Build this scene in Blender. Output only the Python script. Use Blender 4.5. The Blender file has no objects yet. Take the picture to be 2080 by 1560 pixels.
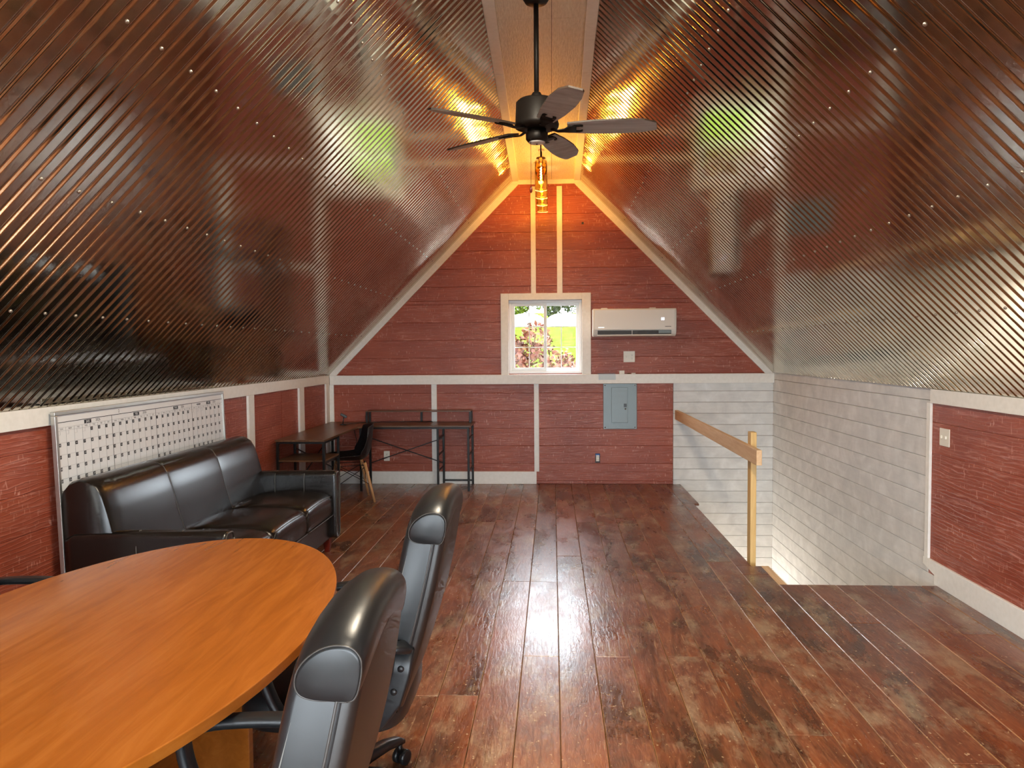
import bpy, bmesh, math, random
import numpy as np
from mathutils import Vector, Matrix
random.seed(7)
SC = bpy.context.scene
COL = SC.collection

# ------------------------------------------------------------------ camera
H = 1.56
FPX, YAW, PITCH, ROLL = 1515.2, 0.0547, 0.0453, -0.0076
def make_camera():
    fw = Vector((-math.sin(YAW)*math.cos(PITCH), math.cos(YAW)*math.cos(PITCH), -math.sin(PITCH)))
    rt = Vector((math.cos(YAW), math.sin(YAW), 0)); up = rt.cross(fw)
    r2 = math.cos(ROLL)*rt + math.sin(ROLL)*up
    u2 = math.cos(ROLL)*up - math.sin(ROLL)*rt
    M = Matrix(((r2.x, u2.x, -fw.x, 0), (r2.y, u2.y, -fw.y, 0), (r2.z, u2.z, -fw.z, H), (0, 0, 0, 1)))
    cd = bpy.data.cameras.new('camera'); cd.sensor_fit = 'HORIZONTAL'; cd.sensor_width = 36
    cd.lens = FPX*36/2080; cd.clip_start = .02; cd.clip_end = 300
    co = bpy.data.objects.new('camera', cd); COL.objects.link(co); co.matrix_world = M
    SC.camera = co
make_camera()

# ------------------------------------------------------------------ light, exposure
SKY = 8.2
W = bpy.data.worlds.new('sky'); SC.world = W; W.use_nodes = True
_bg = W.node_tree.nodes['Background']; _bg.inputs[0].default_value = (.82, .92, 1.0, 1); _bg.inputs[1].default_value = SKY
VS = SC.view_settings
VS.view_transform = 'Standard'; VS.look = 'None'; VS.gamma = 1; VS.use_curve_mapping = False; VS.exposure = 1.38
try:
    SC.cycles.use_denoising = True; SC.cycles.max_bounces = 6; SC.cycles.diffuse_bounces = 3
    SC.cycles.glossy_bounces = 3; SC.cycles.transparent_max_bounces = 10; SC.cycles.sample_clamp_indirect = 6
    SC.cycles.use_adaptive_sampling = True; SC.cycles.adaptive_threshold = .06; SC.cycles.adaptive_min_samples = 14
    SC.cycles.caustics_reflective = False; SC.cycles.caustics_refractive = False; SC.cycles.blur_glossy = 0.4
except Exception: pass

# ------------------------------------------------------------------ room measures
XL, XR, D, YF = -2.641, 2.515, 8.65, -1.6
ZK, ZT = 1.285, 3.505
def tl(y): return -.439 + (8.65 - y)*.0155      # left edge of the ridge strip
def tr(y): return .312 - (8.65 - y)*.0125
WX0, WX1, WZ0, WZ1 = -.507, .338, 1.285, 2.137   # back window opening
GROOVE = .2058
FSEAM, FW = .0236, .1828

# ------------------------------------------------------------------ helpers
def lin(r, g, b):
    f = lambda c: (c/255/12.92) if c/255 <= .04045 else ((c/255+.055)/1.055)**2.4
    return (f(r), f(g), f(b), 1)

class MB:
    def __init__(s): s.v = []; s.f = []
    def add(s, vs, fs):
        o = len(s.v); s.v += [tuple(v) for v in vs]; s.f += [tuple(i+o for i in f) for f in fs]; return s
    def box(s, x0, x1, y0, y1, z0, z1):
        vs = [(x, y, z) for x in (x0, x1) for y in (y0, y1) for z in (z0, z1)]
        return s.add(vs, [(0,1,3,2),(4,6,7,5),(0,4,5,1),(2,3,7,6),(0,2,6,4),(1,5,7,3)])
    def obox(s, c, ax, ay, az, hx, hy, hz):
        c, ax, ay, az = Vector(c), Vector(ax), Vector(ay), Vector(az)
        vs = [c+ax*hx*i+ay*hy*j+az*hz*k for i in (-1,1) for j in (-1,1) for k in (-1,1)]
        return s.add(vs, [(0,1,3,2),(4,6,7,5),(0,4,5,1),(2,3,7,6),(0,2,6,4),(1,5,7,3)])
    def bar(s, p0, p1, w, h, up=(0,0,1)):
        p0, p1 = Vector(p0), Vector(p1); d = (p1-p0); L = d.length; d = d/L
        a = d.cross(Vector(up))
        if a.length < 1e-4: a = d.cross(Vector((0,1,0)))
        a.normalize(); b = a.cross(d)
        return s.obox((p0+p1)/2, d, a, b, L/2, w/2, h/2)
    def tube(s, path, r, n=8, cap=True):
        path = [Vector(p) for p in path]; m = len(path)
        rs = r if isinstance(r, (list, tuple)) else [r]*m
        rings = []; a = None
        for i, p in enumerate(path):
            d = (path[min(i+1, m-1)]-path[max(i-1, 0)]).normalized()
            if a is None:
                a = d.cross(Vector((0,0,1)))
                if a.length < 1e-3: a = d.cross(Vector((0,1,0)))
            a = (a - d*a.dot(d)).normalized(); b = d.cross(a)
            rings.append([p+(a*math.cos(2*math.pi*k/n)+b*math.sin(2*math.pi*k/n))*rs[i] for k in range(n)])
        return s.loft(rings, cap)
    def loft(s, rings, cap=True, closed=True):
        o = len(s.v); n = len(rings[0])
        for r in rings: s.v += [tuple(p) for p in r]
        for i in range(len(rings)-1):
            for k in range(n if closed else n-1):
                k2 = (k+1) % n
                s.f.append((o+i*n+k, o+i*n+k2, o+(i+1)*n+k2, o+(i+1)*n+k))
        if cap:
            s.f.append(tuple(o+k for k in reversed(range(n))))
            s.f.append(tuple(o+(len(rings)-1)*n+k for k in range(n)))
        return s
    def lathe(s, prof, c, n=24, cap=True):
        c = Vector(c)
        return s.loft([[c+Vector((r*math.cos(2*math.pi*k/n), r*math.sin(2*math.pi*k/n), z)) for k in range(n)] for r, z in prof], cap)
    def prism(s, poly, axis, a0, a1):
        def P(u, v, a): return {'x': (a, u, v), 'y': (u, a, v), 'z': (u, v, a)}[axis]
        n = len(poly); vs = [P(u, v, a0) for u, v in poly]+[P(u, v, a1) for u, v in poly]
        fs = [tuple(range(n)), tuple(reversed(range(n, 2*n)))]+[(i, i+n, (i+1) % n+n, (i+1) % n) for i in range(n)]
        return s.add(vs, fs)
    def sell(s, c, a, b, cc, e1=.35, e2=.35, nu=20, nv=12):
        # superellipsoid: a soft cushion
        sg = lambda w, e: math.copysign(abs(w)**e, w)
        rings = []
        for j in range(nv+1):
            v = -math.pi/2+math.pi*j/nv; v = max(min(v, math.pi/2-.03), -math.pi/2+.03)
            rings.append([(c[0]+a*sg(math.cos(v), e1)*sg(math.cos(2*math.pi*k/nu), e2),
                           c[1]+b*sg(math.cos(v), e1)*sg(math.sin(2*math.pi*k/nu), e2),
                           c[2]+cc*sg(math.sin(v), e1)) for k in range(nu)])
        return s.loft(rings)
    def build(s, name, m=None, parent=None, smooth=False, bevel=0, seg=2):
        me = bpy.data.meshes.new(name); me.from_pydata(s.v, [], s.f); me.update()
        bm = bmesh.new(); bm.from_mesh(me); bmesh.ops.recalc_face_normals(bm, faces=bm.faces); bm.to_mesh(me); bm.free()
        if smooth: me.polygons.foreach_set('use_smooth', [True]*len(me.polygons))
        o = bpy.data.objects.new(name, me); COL.objects.link(o)
        if m: me.materials.append(m)
        if parent: o.parent = parent
        if bevel:
            b = o.modifiers.new('b', 'BEVEL'); b.width = bevel; b.segments = seg; b.limit_method = 'ANGLE'; b.angle_limit = .6
            if seg > 1:
                me.polygons.foreach_set('use_smooth', [True]*len(me.polygons)); b.harden_normals = True
        return o

def empty(name, loc=(0,0,0), rz=0):
    o = bpy.data.objects.new(name, None); COL.objects.link(o); o.location = loc; o.rotation_euler = (0,0,rz)
    o.empty_display_size = .05; return o
def tag(o, label, cat, group=None):
    o['label'] = label; o['category'] = cat
    if group: o['group'] = group
    return o
def struct(o, label=None):
    o['kind'] = 'structure'
    if label: o['label'] = label
    return o
def copy_tree(o, parent=None):
    c = o.copy(); COL.objects.link(c); c.parent = parent
    for ch in list(o.children): copy_tree(ch, c)
    return c

# ------------------------------------------------------------------ materials
class NT:
    def __init__(s, name):
        s.m = bpy.data.materials.new(name); s.m.use_nodes = True; s.t = s.m.node_tree; s.t.nodes.clear()
        s.out = s.t.nodes.new('ShaderNodeOutputMaterial')
    def n(s, typ, ins=None, **props):
        nd = s.t.nodes.new('ShaderNode'+typ)
        for k, v in props.items(): setattr(nd, k, v)
        for k, v in (ins or {}).items(): s.set(nd.inputs[k], v)
        return nd
    def set(s, sock, v):
        if hasattr(v, 'is_output') or isinstance(v, bpy.types.NodeSocket): s.t.links.new(v, sock)
        elif isinstance(v, bpy.types.Node): s.t.links.new(v.outputs[0], sock)
        else: sock.default_value = v
    def coord(s, scale=(1,1,1), kind='Object', rnd=0, rot=(0,0,0)):
        tc = s.n('TexCoord').outputs[kind]
        if rnd:
            oi = s.n('ObjectInfo').outputs['Random']
            mu = s.n('Math', {0: oi, 1: rnd}, operation='MULTIPLY')
            tc = s.n('VectorMath', {0: tc, 1: s.n('CombineXYZ', {0: mu, 1: mu, 2: mu})}, operation='ADD').outputs[0]
        return s.n('Mapping', {'Vector': tc, 'Scale': scale, 'Rotation': rot}).outputs[0]
    def noise(s, vec, scale, detail=3, rough=.5, dist=0):
        return s.n('TexNoise', {'Vector': vec, 'Scale': scale, 'Detail': detail, 'Roughness': rough, 'Distortion': dist}).outputs['Fac']
    def ramp(s, fac, stops):
        r = s.n('ValToRGB', {'Fac': fac}); e = r.color_ramp.elements
        while len(e) < len(stops): e.new(.5)
        for i, (p, c) in enumerate(stops): e[i].position = p; e[i].color = c if len(c) == 4 else (*c, 1)
        return r.outputs[0]
    def mix(s, fac, a, b, mode='MIX'):
        r = s.n('MixRGB', blend_type=mode)
        for i, v in ((0, fac), (1, a), (2, b)): s.set(r.inputs[i], v)
        return r.outputs[0]
    def math(s, op, a, b=0): return s.n('Math', {0: a, 1: b}, operation=op).outputs[0]
    def bump(s, h, strength=.3, dist=.01):
        return s.n('Bump', {'Height': h, 'Strength': strength, 'Distance': dist}).outputs[0]
    def pbr(s, color, rough=.5, metal=0, normal=None, spec=.5, coat=0, coat_rough=.1, **kw):
        b = s.n('BsdfPrincipled', {'Base Color': color, 'Roughness': rough, 'Metallic': metal, 'Specular IOR Level': spec,
                                   'Coat Weight': coat, 'Coat Roughness': coat_rough})
        if normal is not None: s.set(b.inputs['Normal'], normal)
        for k, v in kw.items(): s.set(b.inputs[k], v)
        s.t.links.new(b.outputs[0], s.out.inputs[0]); return s.m

def plain(name, rgb, rough=.5, metal=0, spec=.5, coat=0, nz=0, nscale=40):
    t = NT(name)
    c = lin(*rgb) if max(rgb) > 1 else (*rgb, 1)
    nm = t.bump(t.noise(t.coord(), nscale, 4), nz, .004) if nz else None
    return t.pbr(c, rough, metal, nm, spec, coat)

def red_siding(name, axis):
    t = NT(name); k = 0 if axis == 'x' else 1
    sc = [1, 1, 1]; sc[k] = .10
    grain = t.noise(t.coord(tuple(s*1.0 for s in sc), rnd=9), 55, 4, .62, .9)
    sw = [3.2, 3.2, 3.2]; sw[k] = .55
    wav = t.n('TexWave', {'Vector': t.coord(tuple(sw), rnd=9), 'Scale': 4.2, 'Distortion': 9.0, 'Detail': 3, 'Detail Scale': 1.1}, bands_direction='Z').outputs['Fac']
    st = [1, 1, 1]; st[2] = .30
    tick = t.noise(t.coord(tuple(st), rnd=5), 70, 1, .3)
    tickm = t.ramp(tick, [(.665, (0,0,0)), (.72, (1,1,1))])
    thin = t.ramp(wav, [(.80, (0,0,0)), (.97, (1,1,1))])
    patch = t.ramp(t.noise(t.coord(tuple(sc), rnd=3), 5.5, 4, .6), [(.40, (0,0,0)), (.62, (1,1,1))])
    streak = t.ramp(grain, [(.52, (0,0,0)), (.66, (1,1,1))])
    base = t.ramp(t.noise(t.coord((1,1,1), rnd=4), 2.2, 4), [(.3, lin(142,64,44)), (.7, lin(164,82,58))])
    c = t.mix(t.math('MULTIPLY', t.math('MULTIPLY', patch, streak), .6), base, lin(208,146,130))
    c = t.mix(t.math('MULTIPLY', t.math('MULTIPLY', tickm, t.ramp(t.noise(t.coord((1,1,1), rnd=2), 3.0, 3), [(.35, (.1,)*3), (.65, (.75,)*3)])), .8), c, lin(222,166,150))
    c = t.mix(t.math('MULTIPLY', thin, .26), c, lin(190,120,104))
    hgt = t.math('ADD', t.math('MULTIPLY', grain, .6), t.math('MULTIPLY', thin, .5))
    return t.pbr(c, .42, 0, t.bump(hgt, .6, .005), .45)

def shiplap_mat(name, axis):
    t = NT(name); k = 0 if axis == 'x' else 1
    sc = [1, 1, 1]; sc[k] = .16
    g = t.noise(t.coord(tuple(sc), rnd=11), 40, 5, .6, .4)
    blot = t.noise(t.coord((1,1,1), rnd=6), 5.5, 3, .55, .6)
    c = t.ramp(blot, [(.30, lin(208,208,206)), (.52, lin(224,223,220)), (.72, lin(240,240,238))])
    c = t.mix(.25, c, t.ramp(g, [(.3, lin(196,194,190)), (.7, lin(228,226,222))]))
    vor = t.n('TexVoronoi', {'Vector': t.coord(tuple(sc), rnd=8), 'Scale': 2.3}).outputs['Distance']
    kn = t.ramp(vor, [(.03, (1,1,1)), (.06, (0,0,0))])
    c = t.mix(t.math('MULTIPLY', kn, .35), c, lin(150,146,138))
    return t.pbr(c, .42, 0, t.bump(g, .12, .003), .4)

def floor_mat():
    t = NT('old_red_brown_floorboard')
    v = t.coord((1, .16, 1), rnd=13); v2 = t.coord((1, .42, 1), rnd=7)
    big = t.noise(v2, 2.6, 4, .66, .4)
    c = t.ramp(big, [(.30, lin(67,38,24)), (.43, lin(108,57,34)), (.55, lin(129,70,39)), (.70, lin(153,95,62))])
    oi = t.n('ObjectInfo').outputs['Random']
    c = t.mix(.42, c, t.ramp(oi, [(0, lin(85,47,32)), (.3, lin(131,72,39)), (.55, lin(108,59,41)), (.8, lin(124,76,53)), (1, lin(147,76,30))]))
    grain = t.noise(v, 62, 4, .66, .7)
    c = t.mix(.45, c, t.ramp(grain, [(.3, lin(56,31,21)), (.5, lin(114,63,39)), (.70, lin(159,108,74))]))
    dark = t.ramp(t.noise(t.coord((1, .30, 1), rnd=3), 3.4, 5, .70, .5), [(.47, (0,0,0)), (.63, (1,1,1))])
    c = t.mix(t.math('MULTIPLY', dark, .75), c, lin(42,31,24))
    pale = t.ramp(t.noise(t.coord((1, .5, 1), rnd=21), 5.5, 5, .74), [(.50, (0,0,0)), (.68, (1,1,1))])
    c = t.mix(t.math('MULTIPLY', pale, .55), c, lin(172,151,120))
    ora = t.ramp(t.noise(t.coord((1, .30, 1), rnd=31), 2.2, 4, .6), [(.55, (0,0,0)), (.68, (1,1,1))])
    c = t.mix(t.math('MULTIPLY', ora, .5), c, lin(153,74,25))
    speck = t.ramp(t.noise(t.coord((1, .8, 1), rnd=17), 60, 2, .5), [(.67, (0,0,0)), (.73, (1,1,1))])
    c = t.mix(t.math('MULTIPLY', speck, .6), c, lin(205,178,138))
    scr = t.ramp(t.noise(t.coord((1, .06, 1), rnd=19, rot=(0, 0, .5)), 70, 2, .4), [(.70, (0,0,0)), (.74, (1,1,1))])
    c = t.mix(t.math('MULTIPLY', scr, .35), c, lin(194,160,122))
    # worn arris along each seam
    x = t.n('SeparateXYZ', {0: t.n('TexCoord').outputs['Object']}).outputs[0]
    fr = t.math('FRACT', t.math('DIVIDE', t.math('ADD', x, 20*FW-FSEAM), FW))
    ed = t.math('MULTIPLY', t.math('ABSOLUTE', t.math('SUBTRACT', fr, .5)), 2)
    wob = t.math('MULTIPLY', t.math('SUBTRACT', t.noise(t.coord((.2, 1, 1)), 3.0, 4, .6), .5), .09)
    em = t.ramp(t.math('ADD', ed, wob), [(.95, (0,0,0)), (.985, (1,1,1))])
    c = t.mix(t.math('MULTIPLY', em, .6), c, lin(190,140,94))
    rg = t.ramp(t.noise(t.coord((1, .5, 1), rnd=5), 4, 3, .65), [(.3, (.22,)*3), (.7, (.48,)*3)])
    rg = t.mix(dark, rg, (.24, .24, .24, 1))
    h = t.math('ADD', t.math('MULTIPLY', grain, .8), t.math('MULTIPLY', t.noise(v2, 12, 3), .6))
    nm = t.bump(h, .34, .005)
    return t.pbr(c, rg, 0, nm, .5, .3, .19, **{'Coat Normal': nm})

def wood(name, c0, c1, c2, axis, scale=30, rough=.35, coat=0, bump=.05, stretch=.08, dist=.6):
    t = NT(name); sc = [1, 1, 1]; sc['xyz'.index(axis)] = stretch
    g = t.noise(t.coord(tuple(sc)), scale, 6, .6, dist); b = t.noise(t.coord(tuple(sc)), scale*.18, 3, .5, .4)
    f = t.math('ADD', t.math('MULTIPLY', g, .55), t.math('MULTIPLY', b, .45))
    return t.pbr(t.ramp(f, [(.32, lin(*c0)), (.5, lin(*c1)), (.68, lin(*c2))]), rough, 0, t.bump(g, bump, .003), .5, coat, .12)

def metal_roof():
    t = NT('galvanised_corrugated_metal')
    sp = t.n('TexVoronoi', {'Vector': t.coord((1,1,1), rnd=5), 'Scale': 90}).outputs['Color']
    spf = t.n('RGBToBW', {0: sp}).outputs[0]
    c = t.ramp(spf, [(0, (.57,.52,.43)), (1, (.64,.59,.50))])
    smudge = t.ramp(t.noise(t.coord((1,1,1), rnd=3), 3.0, 5, .65), [(.52, (0,0,0)), (.72, (1,1,1))])
    r = t.math('ADD', .095, t.math('MULTIPLY', smudge, .10))
    nm = t.bump(t.noise(t.coord((1,1,1), rnd=2), 2.4, 2), .05, .02)
    return t.pbr(c, r, 1, nm)

def leather(name, rgb, rough=.3, wr=.16):
    t = NT(name)
    w = t.noise(t.coord((1,1,1)), 38, 3, .5, 0)
    return t.pbr(lin(*rgb), rough, 0, t.bump(w, wr, .0012), .5)

def glass_pane(name, tint=(1,1,1), refl=.06, rough=0.0, kf=.7):
    t = NT(name)
    tr_ = t.n('BsdfTransparent', {'Color': (*tint, 1)}); gl = t.n('BsdfGlossy', {'Color': (1,1,1,1), 'Roughness': rough})
    fr = t.n('LayerWeight', {'Blend': .25}).outputs['Fresnel']
    mx = t.n('MixShader', {0: t.math('MULTIPLY', t.math('ADD', fr, refl), kf), 1: tr_, 2: gl})
    t.t.links.new(mx.outputs[0], t.out.inputs[0]); return t.m
def emit(name, rgb, s):
    t = NT(name); e = t.n('Emission', {'Color': (*rgb, 1), 'Strength': s}); t.t.links.new(e.outputs[0], t.out.inputs[0]); return t.m

def ridge_mat():
    t = NT('embossed_white_panel')
    g = t.noise(t.coord((1, .16, 1)), 95, 4, .6)
    return t.pbr(t.ramp(g, [(.3, lin(214,204,188)), (.7, lin(238,230,216))]), .5, 0, t.bump(g, .6, .006), .4)
def trim_mat():
    t = NT('cream_white_painted_trim'); g = t.noise(t.coord(), 30, 4)
    return t.pbr(t.ramp(g, [(.3, lin(238,235,227)), (.7, lin(246,243,236))]), .42, 0, t.bump(g, .06, .003), .45)

M = dict(
    trim=trim_mat(), redx=red_siding('red_embossed_siding', 'x'), redy=red_siding('red_embossed_siding_side', 'y'),
    shipx=shiplap_mat('whitewashed_shiplap', 'x'), shipy=shiplap_mat('whitewashed_shiplap_side', 'y'),
    floor=floor_mat(), roof=metal_roof(), ridge=ridge_mat(),
    dark=plain('dark_void', (26,22,20), .9), backing=plain('red_backing', (140,66,50), .9),
    vinyl=plain('white_vinyl', (240,243,242), .35), glass=glass_pane('window_glass', (1,1,1), .0, 0.0, .14),
    leather=leather('black_brown_leather', (21,17,15), .27, .05), chairl=leather('worn_black_leather', (27,28,29), .34, .12),
    chairb=leather('brown_black_leather_back', (36,29,25), .40, .1), welt=plain('leather_piping', (66,62,58), .35),
    stitch=plain('grey_stitching', (120,118,112), .6),
    bplastic=plain('black_plastic', (24,25,27), .36), bmetal=plain('black_metal', (26,24,23), .4, .3),
    bronze=plain('oil_rubbed_bronze', (22,18,15), .5, 0, .25), brass=plain('aged_brass', (120,84,46), .32, .9),
    chrome=plain('chrome', (190,190,190), .15, 1),
    table=wood('cherry_laminate', (138,74,20), (156,87,27), (174,104,40), 'y', 26, .27, .25, .01, .10, .9),
    desk=wood('brown_desk_laminate', (82,54,36), (102,70,46), (124,88,60), 'x', 36, .34, 0, .03),
    desky=wood('brown_desk_laminate_side', (82,54,36), (102,70,46), (124,88,60), 'y', 36, .34, 0, .03),
    pine=wood('pine_lumber', (212,168,122), (226,188,144), (238,206,166), 'y', 40, .55, 0, .08),
    pinez=wood('pine_lumber_upright', (212,168,100), (228,190,124), (240,208,148), 'z', 40, .5, 0, .08),
    beech=wood('beech_chair_leg', (190,140,92), (208,160,110), (220,176,128), 'z', 40, .45),
    redleg=plain('red_stained_wood', (104,30,18), .3),
    blade=wood('weathered_grey_blade', (150,158,162), (184,194,198), (210,220,224), 'x', 40, .38, 0, .05),
    bladeedge=plain('dark_blade_edge', (50,40,33), .5),
    alu=plain('brushed_aluminium', (186,184,178), .32, .85), wbwhite=plain('white_gloss_board', (236,236,236), .18),
    ink=plain('black_print', (22,20,22), .5), paper=plain('white_print', (235,235,235), .6), greyline=plain('grey_print_line', (150,150,150), .6),
    marker=plain('dark_marker', (60,56,58), .5),
    acw=plain('warm_white_plastic', (238,234,226), .35), grey=plain('grey_painted_steel', (112,122,123), .38, .2),
    plate=plain('ivory_plate', (236,230,216), .4), blue=plain('blue_outlet_box', (30,86,160), .5),
    display=emit('cool_white_display', (.85,.82,1.0), .8), louvre=plain('dark_louvre', (30,26,24), .5),
    shellb=plain('black_shell', (20,18,20), .38), amber=glass_pane('amber_glass', (1.0, .83, .42), .05, .02),
    filament=emit('glowing_filament', (1.0, .62, .22), 160),
    steel=plain('screw_steel', (170,165,156), .35, .9),
)

# ------------------------------------------------------------------ the room: floor
def floor():
    f = struct(MB().box(XL-.1, 1.42, YF-.1, D+.1, -.30, -.022).box(1.42, XR+.1, YF-.1, 4.955, -.30, -.022).build('floor', M['dark']))
    ks = range(int((XL-FSEAM)//FW), int((XR-FSEAM)//FW)+1)
    fixed = {-2: [4.965, 1.4], -1: [4.965, 3.74, .3], 0: [5.6, 2.6, -.4], 1: [3.745, 6.7, .4], 2: [6.1, 2.3], 3: [3.76, 6.9, .5], 4: [5.2, 1.8], 5: [3.0, 6.4]}
    rng = random.Random(3)
    for k in ks:
        x0, x1 = max(FSEAM+k*FW, XL), min(FSEAM+(k+1)*FW, XR)
        if x1-x0 < .02: continue
        cuts = fixed.get(k)
        if cuts is None:
            cuts = []; y = YF+rng.uniform(.6, 3.0)
            while y < D-.6: cuts.append(y); y += rng.uniform(1.9, 3.6)
        ys = sorted([YF]+[c for c in cuts if YF+.2 < c < D-.2]+[D])
        hole = x1 > 1.36
        for a, b in zip(ys, ys[1:]):
            g = .0011; dz = rng.uniform(-.0012, .0008)
            segs = []
            if not hole: segs = [(x0, x1, a, b)]
            elif x0 > 1.40:
                if a < 4.955: segs = [(x0, x1, a, min(b, 4.955))]
            else:
                if a < 5.375: segs.append((x0, x1, a, min(b, 5.375)))
                if b > 5.375: segs.append((x0, 1.418, max(a, 5.375), min(b, 7.55)) if a < 7.55 else None)
                if b > 7.55: segs.append((x0, 1.468, max(a, 7.55), b))
            for sg in segs:
                if not sg or sg[3]-sg[2] < .03: continue
                MB().box(sg[0]+g, sg[1]-g, sg[2]+g, sg[3]-g, -.022, dz).build('floor_plank', M['floor'], f, bevel=.0028, seg=1)
floor()

# ------------------------------------------------------------------ walls
def xl(z): return XL if z <= ZK else XL+(z-ZK)*(tl(D)-XL)/(ZT-ZK)
def xr(z): return XR if z <= ZK else XR-(z-ZK)*(XR-tr(D))/(ZT-ZK)
def rows(z0, z1, base, pitch):
    r = []; k = math.floor((z0-base)/pitch)
    while base+k*pitch < z1-1e-6:
        a, b = max(z0, base+k*pitch), min(z1, base+(k+1)*pitch)
        if b-a > .004: r.append((a, b, base+k*pitch >= z0-1e-6, base+(k+1)*pitch <= z1+1e-6))
        k += 1
    return r
def board_xz(parent, name, mat, xa0, xb0, xa1, xb1, z0, z1, y0, y1, g=.0005):
    # board on a wall facing along y; trapezoid in x-z
    MB().prism([(xa0, z0+g), (xb0, z0+g), (xb1, z1-g), (xa1, z1-g)], 'y', y0, y1).build(name, mat, parent, bevel=.0028, seg=1)

def gable_wall(name, Y, dirn, openings, zb):
    """slab with openings + boards on the room face. dirn=+1: room lies towards -y"""
    y_in, y_out = Y, Y+dirn*.14
    mb = MB(); xs = sorted({XL-.12, XR+.12}|{o[0] for o in openings}|{o[1] for o in openings})
    def top(x): 
        return min(ZK+.06+(x-XL)*1.008, ZK+.06+(XR-x)*1.008, ZT+.12)
    ya, yb = sorted((y_in+dirn*.016, y_out))
    for a, b in zip(xs, xs[1:]):
        ops = sorted([o for o in openings if o[0] <= a+1e-6 and o[1] >= b-1e-6], key=lambda o: o[2])
        z = zb
        for o in ops:
            mb.box(a, b, ya, yb, z, o[2]); z = o[3]
        pts = [(a, z), (b, z), (b, max(top(b), z+.01))]
        for xm in (tr(Y), tl(Y)):
            if a < xm < b: pts.append((xm, top(xm)))
        pts.append((a, max(top(a), z+.01)))
        mb.prism(pts, 'y', ya, yb)
    return struct(mb.build(name, M['backing']))

def siding_rows(w, Y, dirn, openings, x_right_low, mat='redx'):
    y0, y1 = sorted((Y, Y+dirn*.016))
    zcuts = sorted({o[2] for o in openings}|{o[3] for o in openings}|{1.21})
    for (a, b, fa, fb) in rows(0, ZT, .24-.2058, GROOVE):
        zs = [a]+[z for z in zcuts if a+.004 < z < b-.004]+[b]
        for z0, z1 in zip(zs, zs[1:]):
            zm = (z0+z1)/2
            spans = [(xl(z0)+.004, xl(z1)+.004, xr(z0)-.004, xr(z1)-.004)]
            if z1 <= 1.2101: spans = [(XL+.004, XL+.004, x_right_low, x_right_low)]
            for o in openings:
                if o[2] < zm < o[3]:
                    ns = []
                    for s in spans:
                        if o[0] > s[0] and o[0] < s[2]: ns.append((s[0], s[1], o[0], o[0]))
                        if o[1] < s[2] and o[1] > s[0]: ns.append((o[1], o[1], s[2], s[3]))
                    spans = ns
            for s in spans:
                board_xz(w, 'siding_board', M[mat], s[0], s[2], s[1], s[3], z0, z1, y0, y1)

# back wall
WB = gable_wall('wall_back', D, 1, [(WX0, WX1, WZ0, WZ1)], -2.75)
siding_rows(WB, D, 1, [(WX0, WX1, WZ0, WZ1)], 1.379)
for (a, b, *_ ) in rows(-2.7, 1.21, 1.205, .1285):
    board_xz(WB, 'shiplap_board', M['shipx'], 1.382, XR-.002, 1.382, XR-.002, a, b, D-.002, D+.014, .0012)
# front wall (behind the viewer) with unseen windows, glazing enlarged to brighten the room
FWIN = [(-2.0, -.70, .12, 1.86), (-.62, .62, .12, 2.20), (.70, 2.0, .12, 1.86), (-.62, .62, 2.36, 2.98)]
WFr = gable_wall('wall_front', YF, -1, FWIN, -.3)
siding_rows(WFr, YF, -1, FWIN, XR-.004)

# side walls
def side_wall(name, X, dirn, y0, y1, zb):
    a, b = sorted((X+dirn*.016, X+dirn*.16))
    return struct(MB().box(a, b, y0, y1, zb, ZK+.02).build(name, M['backing']))
WL = side_wall('wall_left', XL, -1, YF-.14, D+.14, -.3)
WR = side_wall('wall_right', XR, 1, YF-.14, D+.14, -2.75)
def side_board(parent, name, mat, X, dirn, ya, yb, z0, z1, g=.0005):
    a, b = sorted((X, X+dirn*.016))
    MB().box(a, b, ya, yb, z0+g, z1-g).build(name, mat, parent, bevel=.0028, seg=1)
for (a, b, *_) in rows(0, ZK, .24-.2058, GROOVE):
    for ya, yb in ((YF, -.2), (-.2, 2.24), (2.24, 4.68), (4.68, 7.12), (7.12, D)):
        side_board(WL, 'siding_board', M['redy'], XL, -1, ya+.001, yb-.001, a, b)
    for ya, yb in ((YF, .3), (.3, 2.74), (2.74, 5.10)):
        side_board(WR, 'siding_board', M['redy'], XR, 1, ya+.001, yb-.001, a, b)
for (a, b, *_) in rows(-2.7, 1.29, 1.205, .1285):
    side_board(WR, 'shiplap_board', M['shipy'], XR-.004, 1, 5.10 if a > .0 else 4.96, D, a, b, .0012)

# stairwell below the floor opening
sw = struct(MB().box(1.36, XR+.1, 4.0, D+.1, -2.85, -2.72).build('floor_lower', plain('grey_concrete', (150,146,140), .7, nz=.2)), 'grey lower floor at the foot of the stairwell')
struct(MB().box(1.33, 1.40, 4.9, D, -2.72, -.30).build('wall_stairwell', M['shipy']), 'white stairwell side wall below the loft floor')
struct(MB().box(1.33, XR, 4.80, 4.87, -2.72, -.30).build('wall_stairwell_front', M['shipx']), 'white stairwell end wall below the loft floor')
tr_edge = struct(MB().box(1.487, 1.545, 4.957, 5.40, -.26, -.006).build('trim_1', M['pine'], bevel=.003), 'pale pine framing board at the corner of the stair opening')
struct(MB().box(1.547, XR-.01, 4.957, 4.985, -.30, -.012).build('trim_2', M['trim']), 'white riser under the floor edge at the stair head')
st = struct(empty('stairs', (2.0, 4.99, -2.72)), 'pine stair flight descending from the loft floor')
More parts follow.
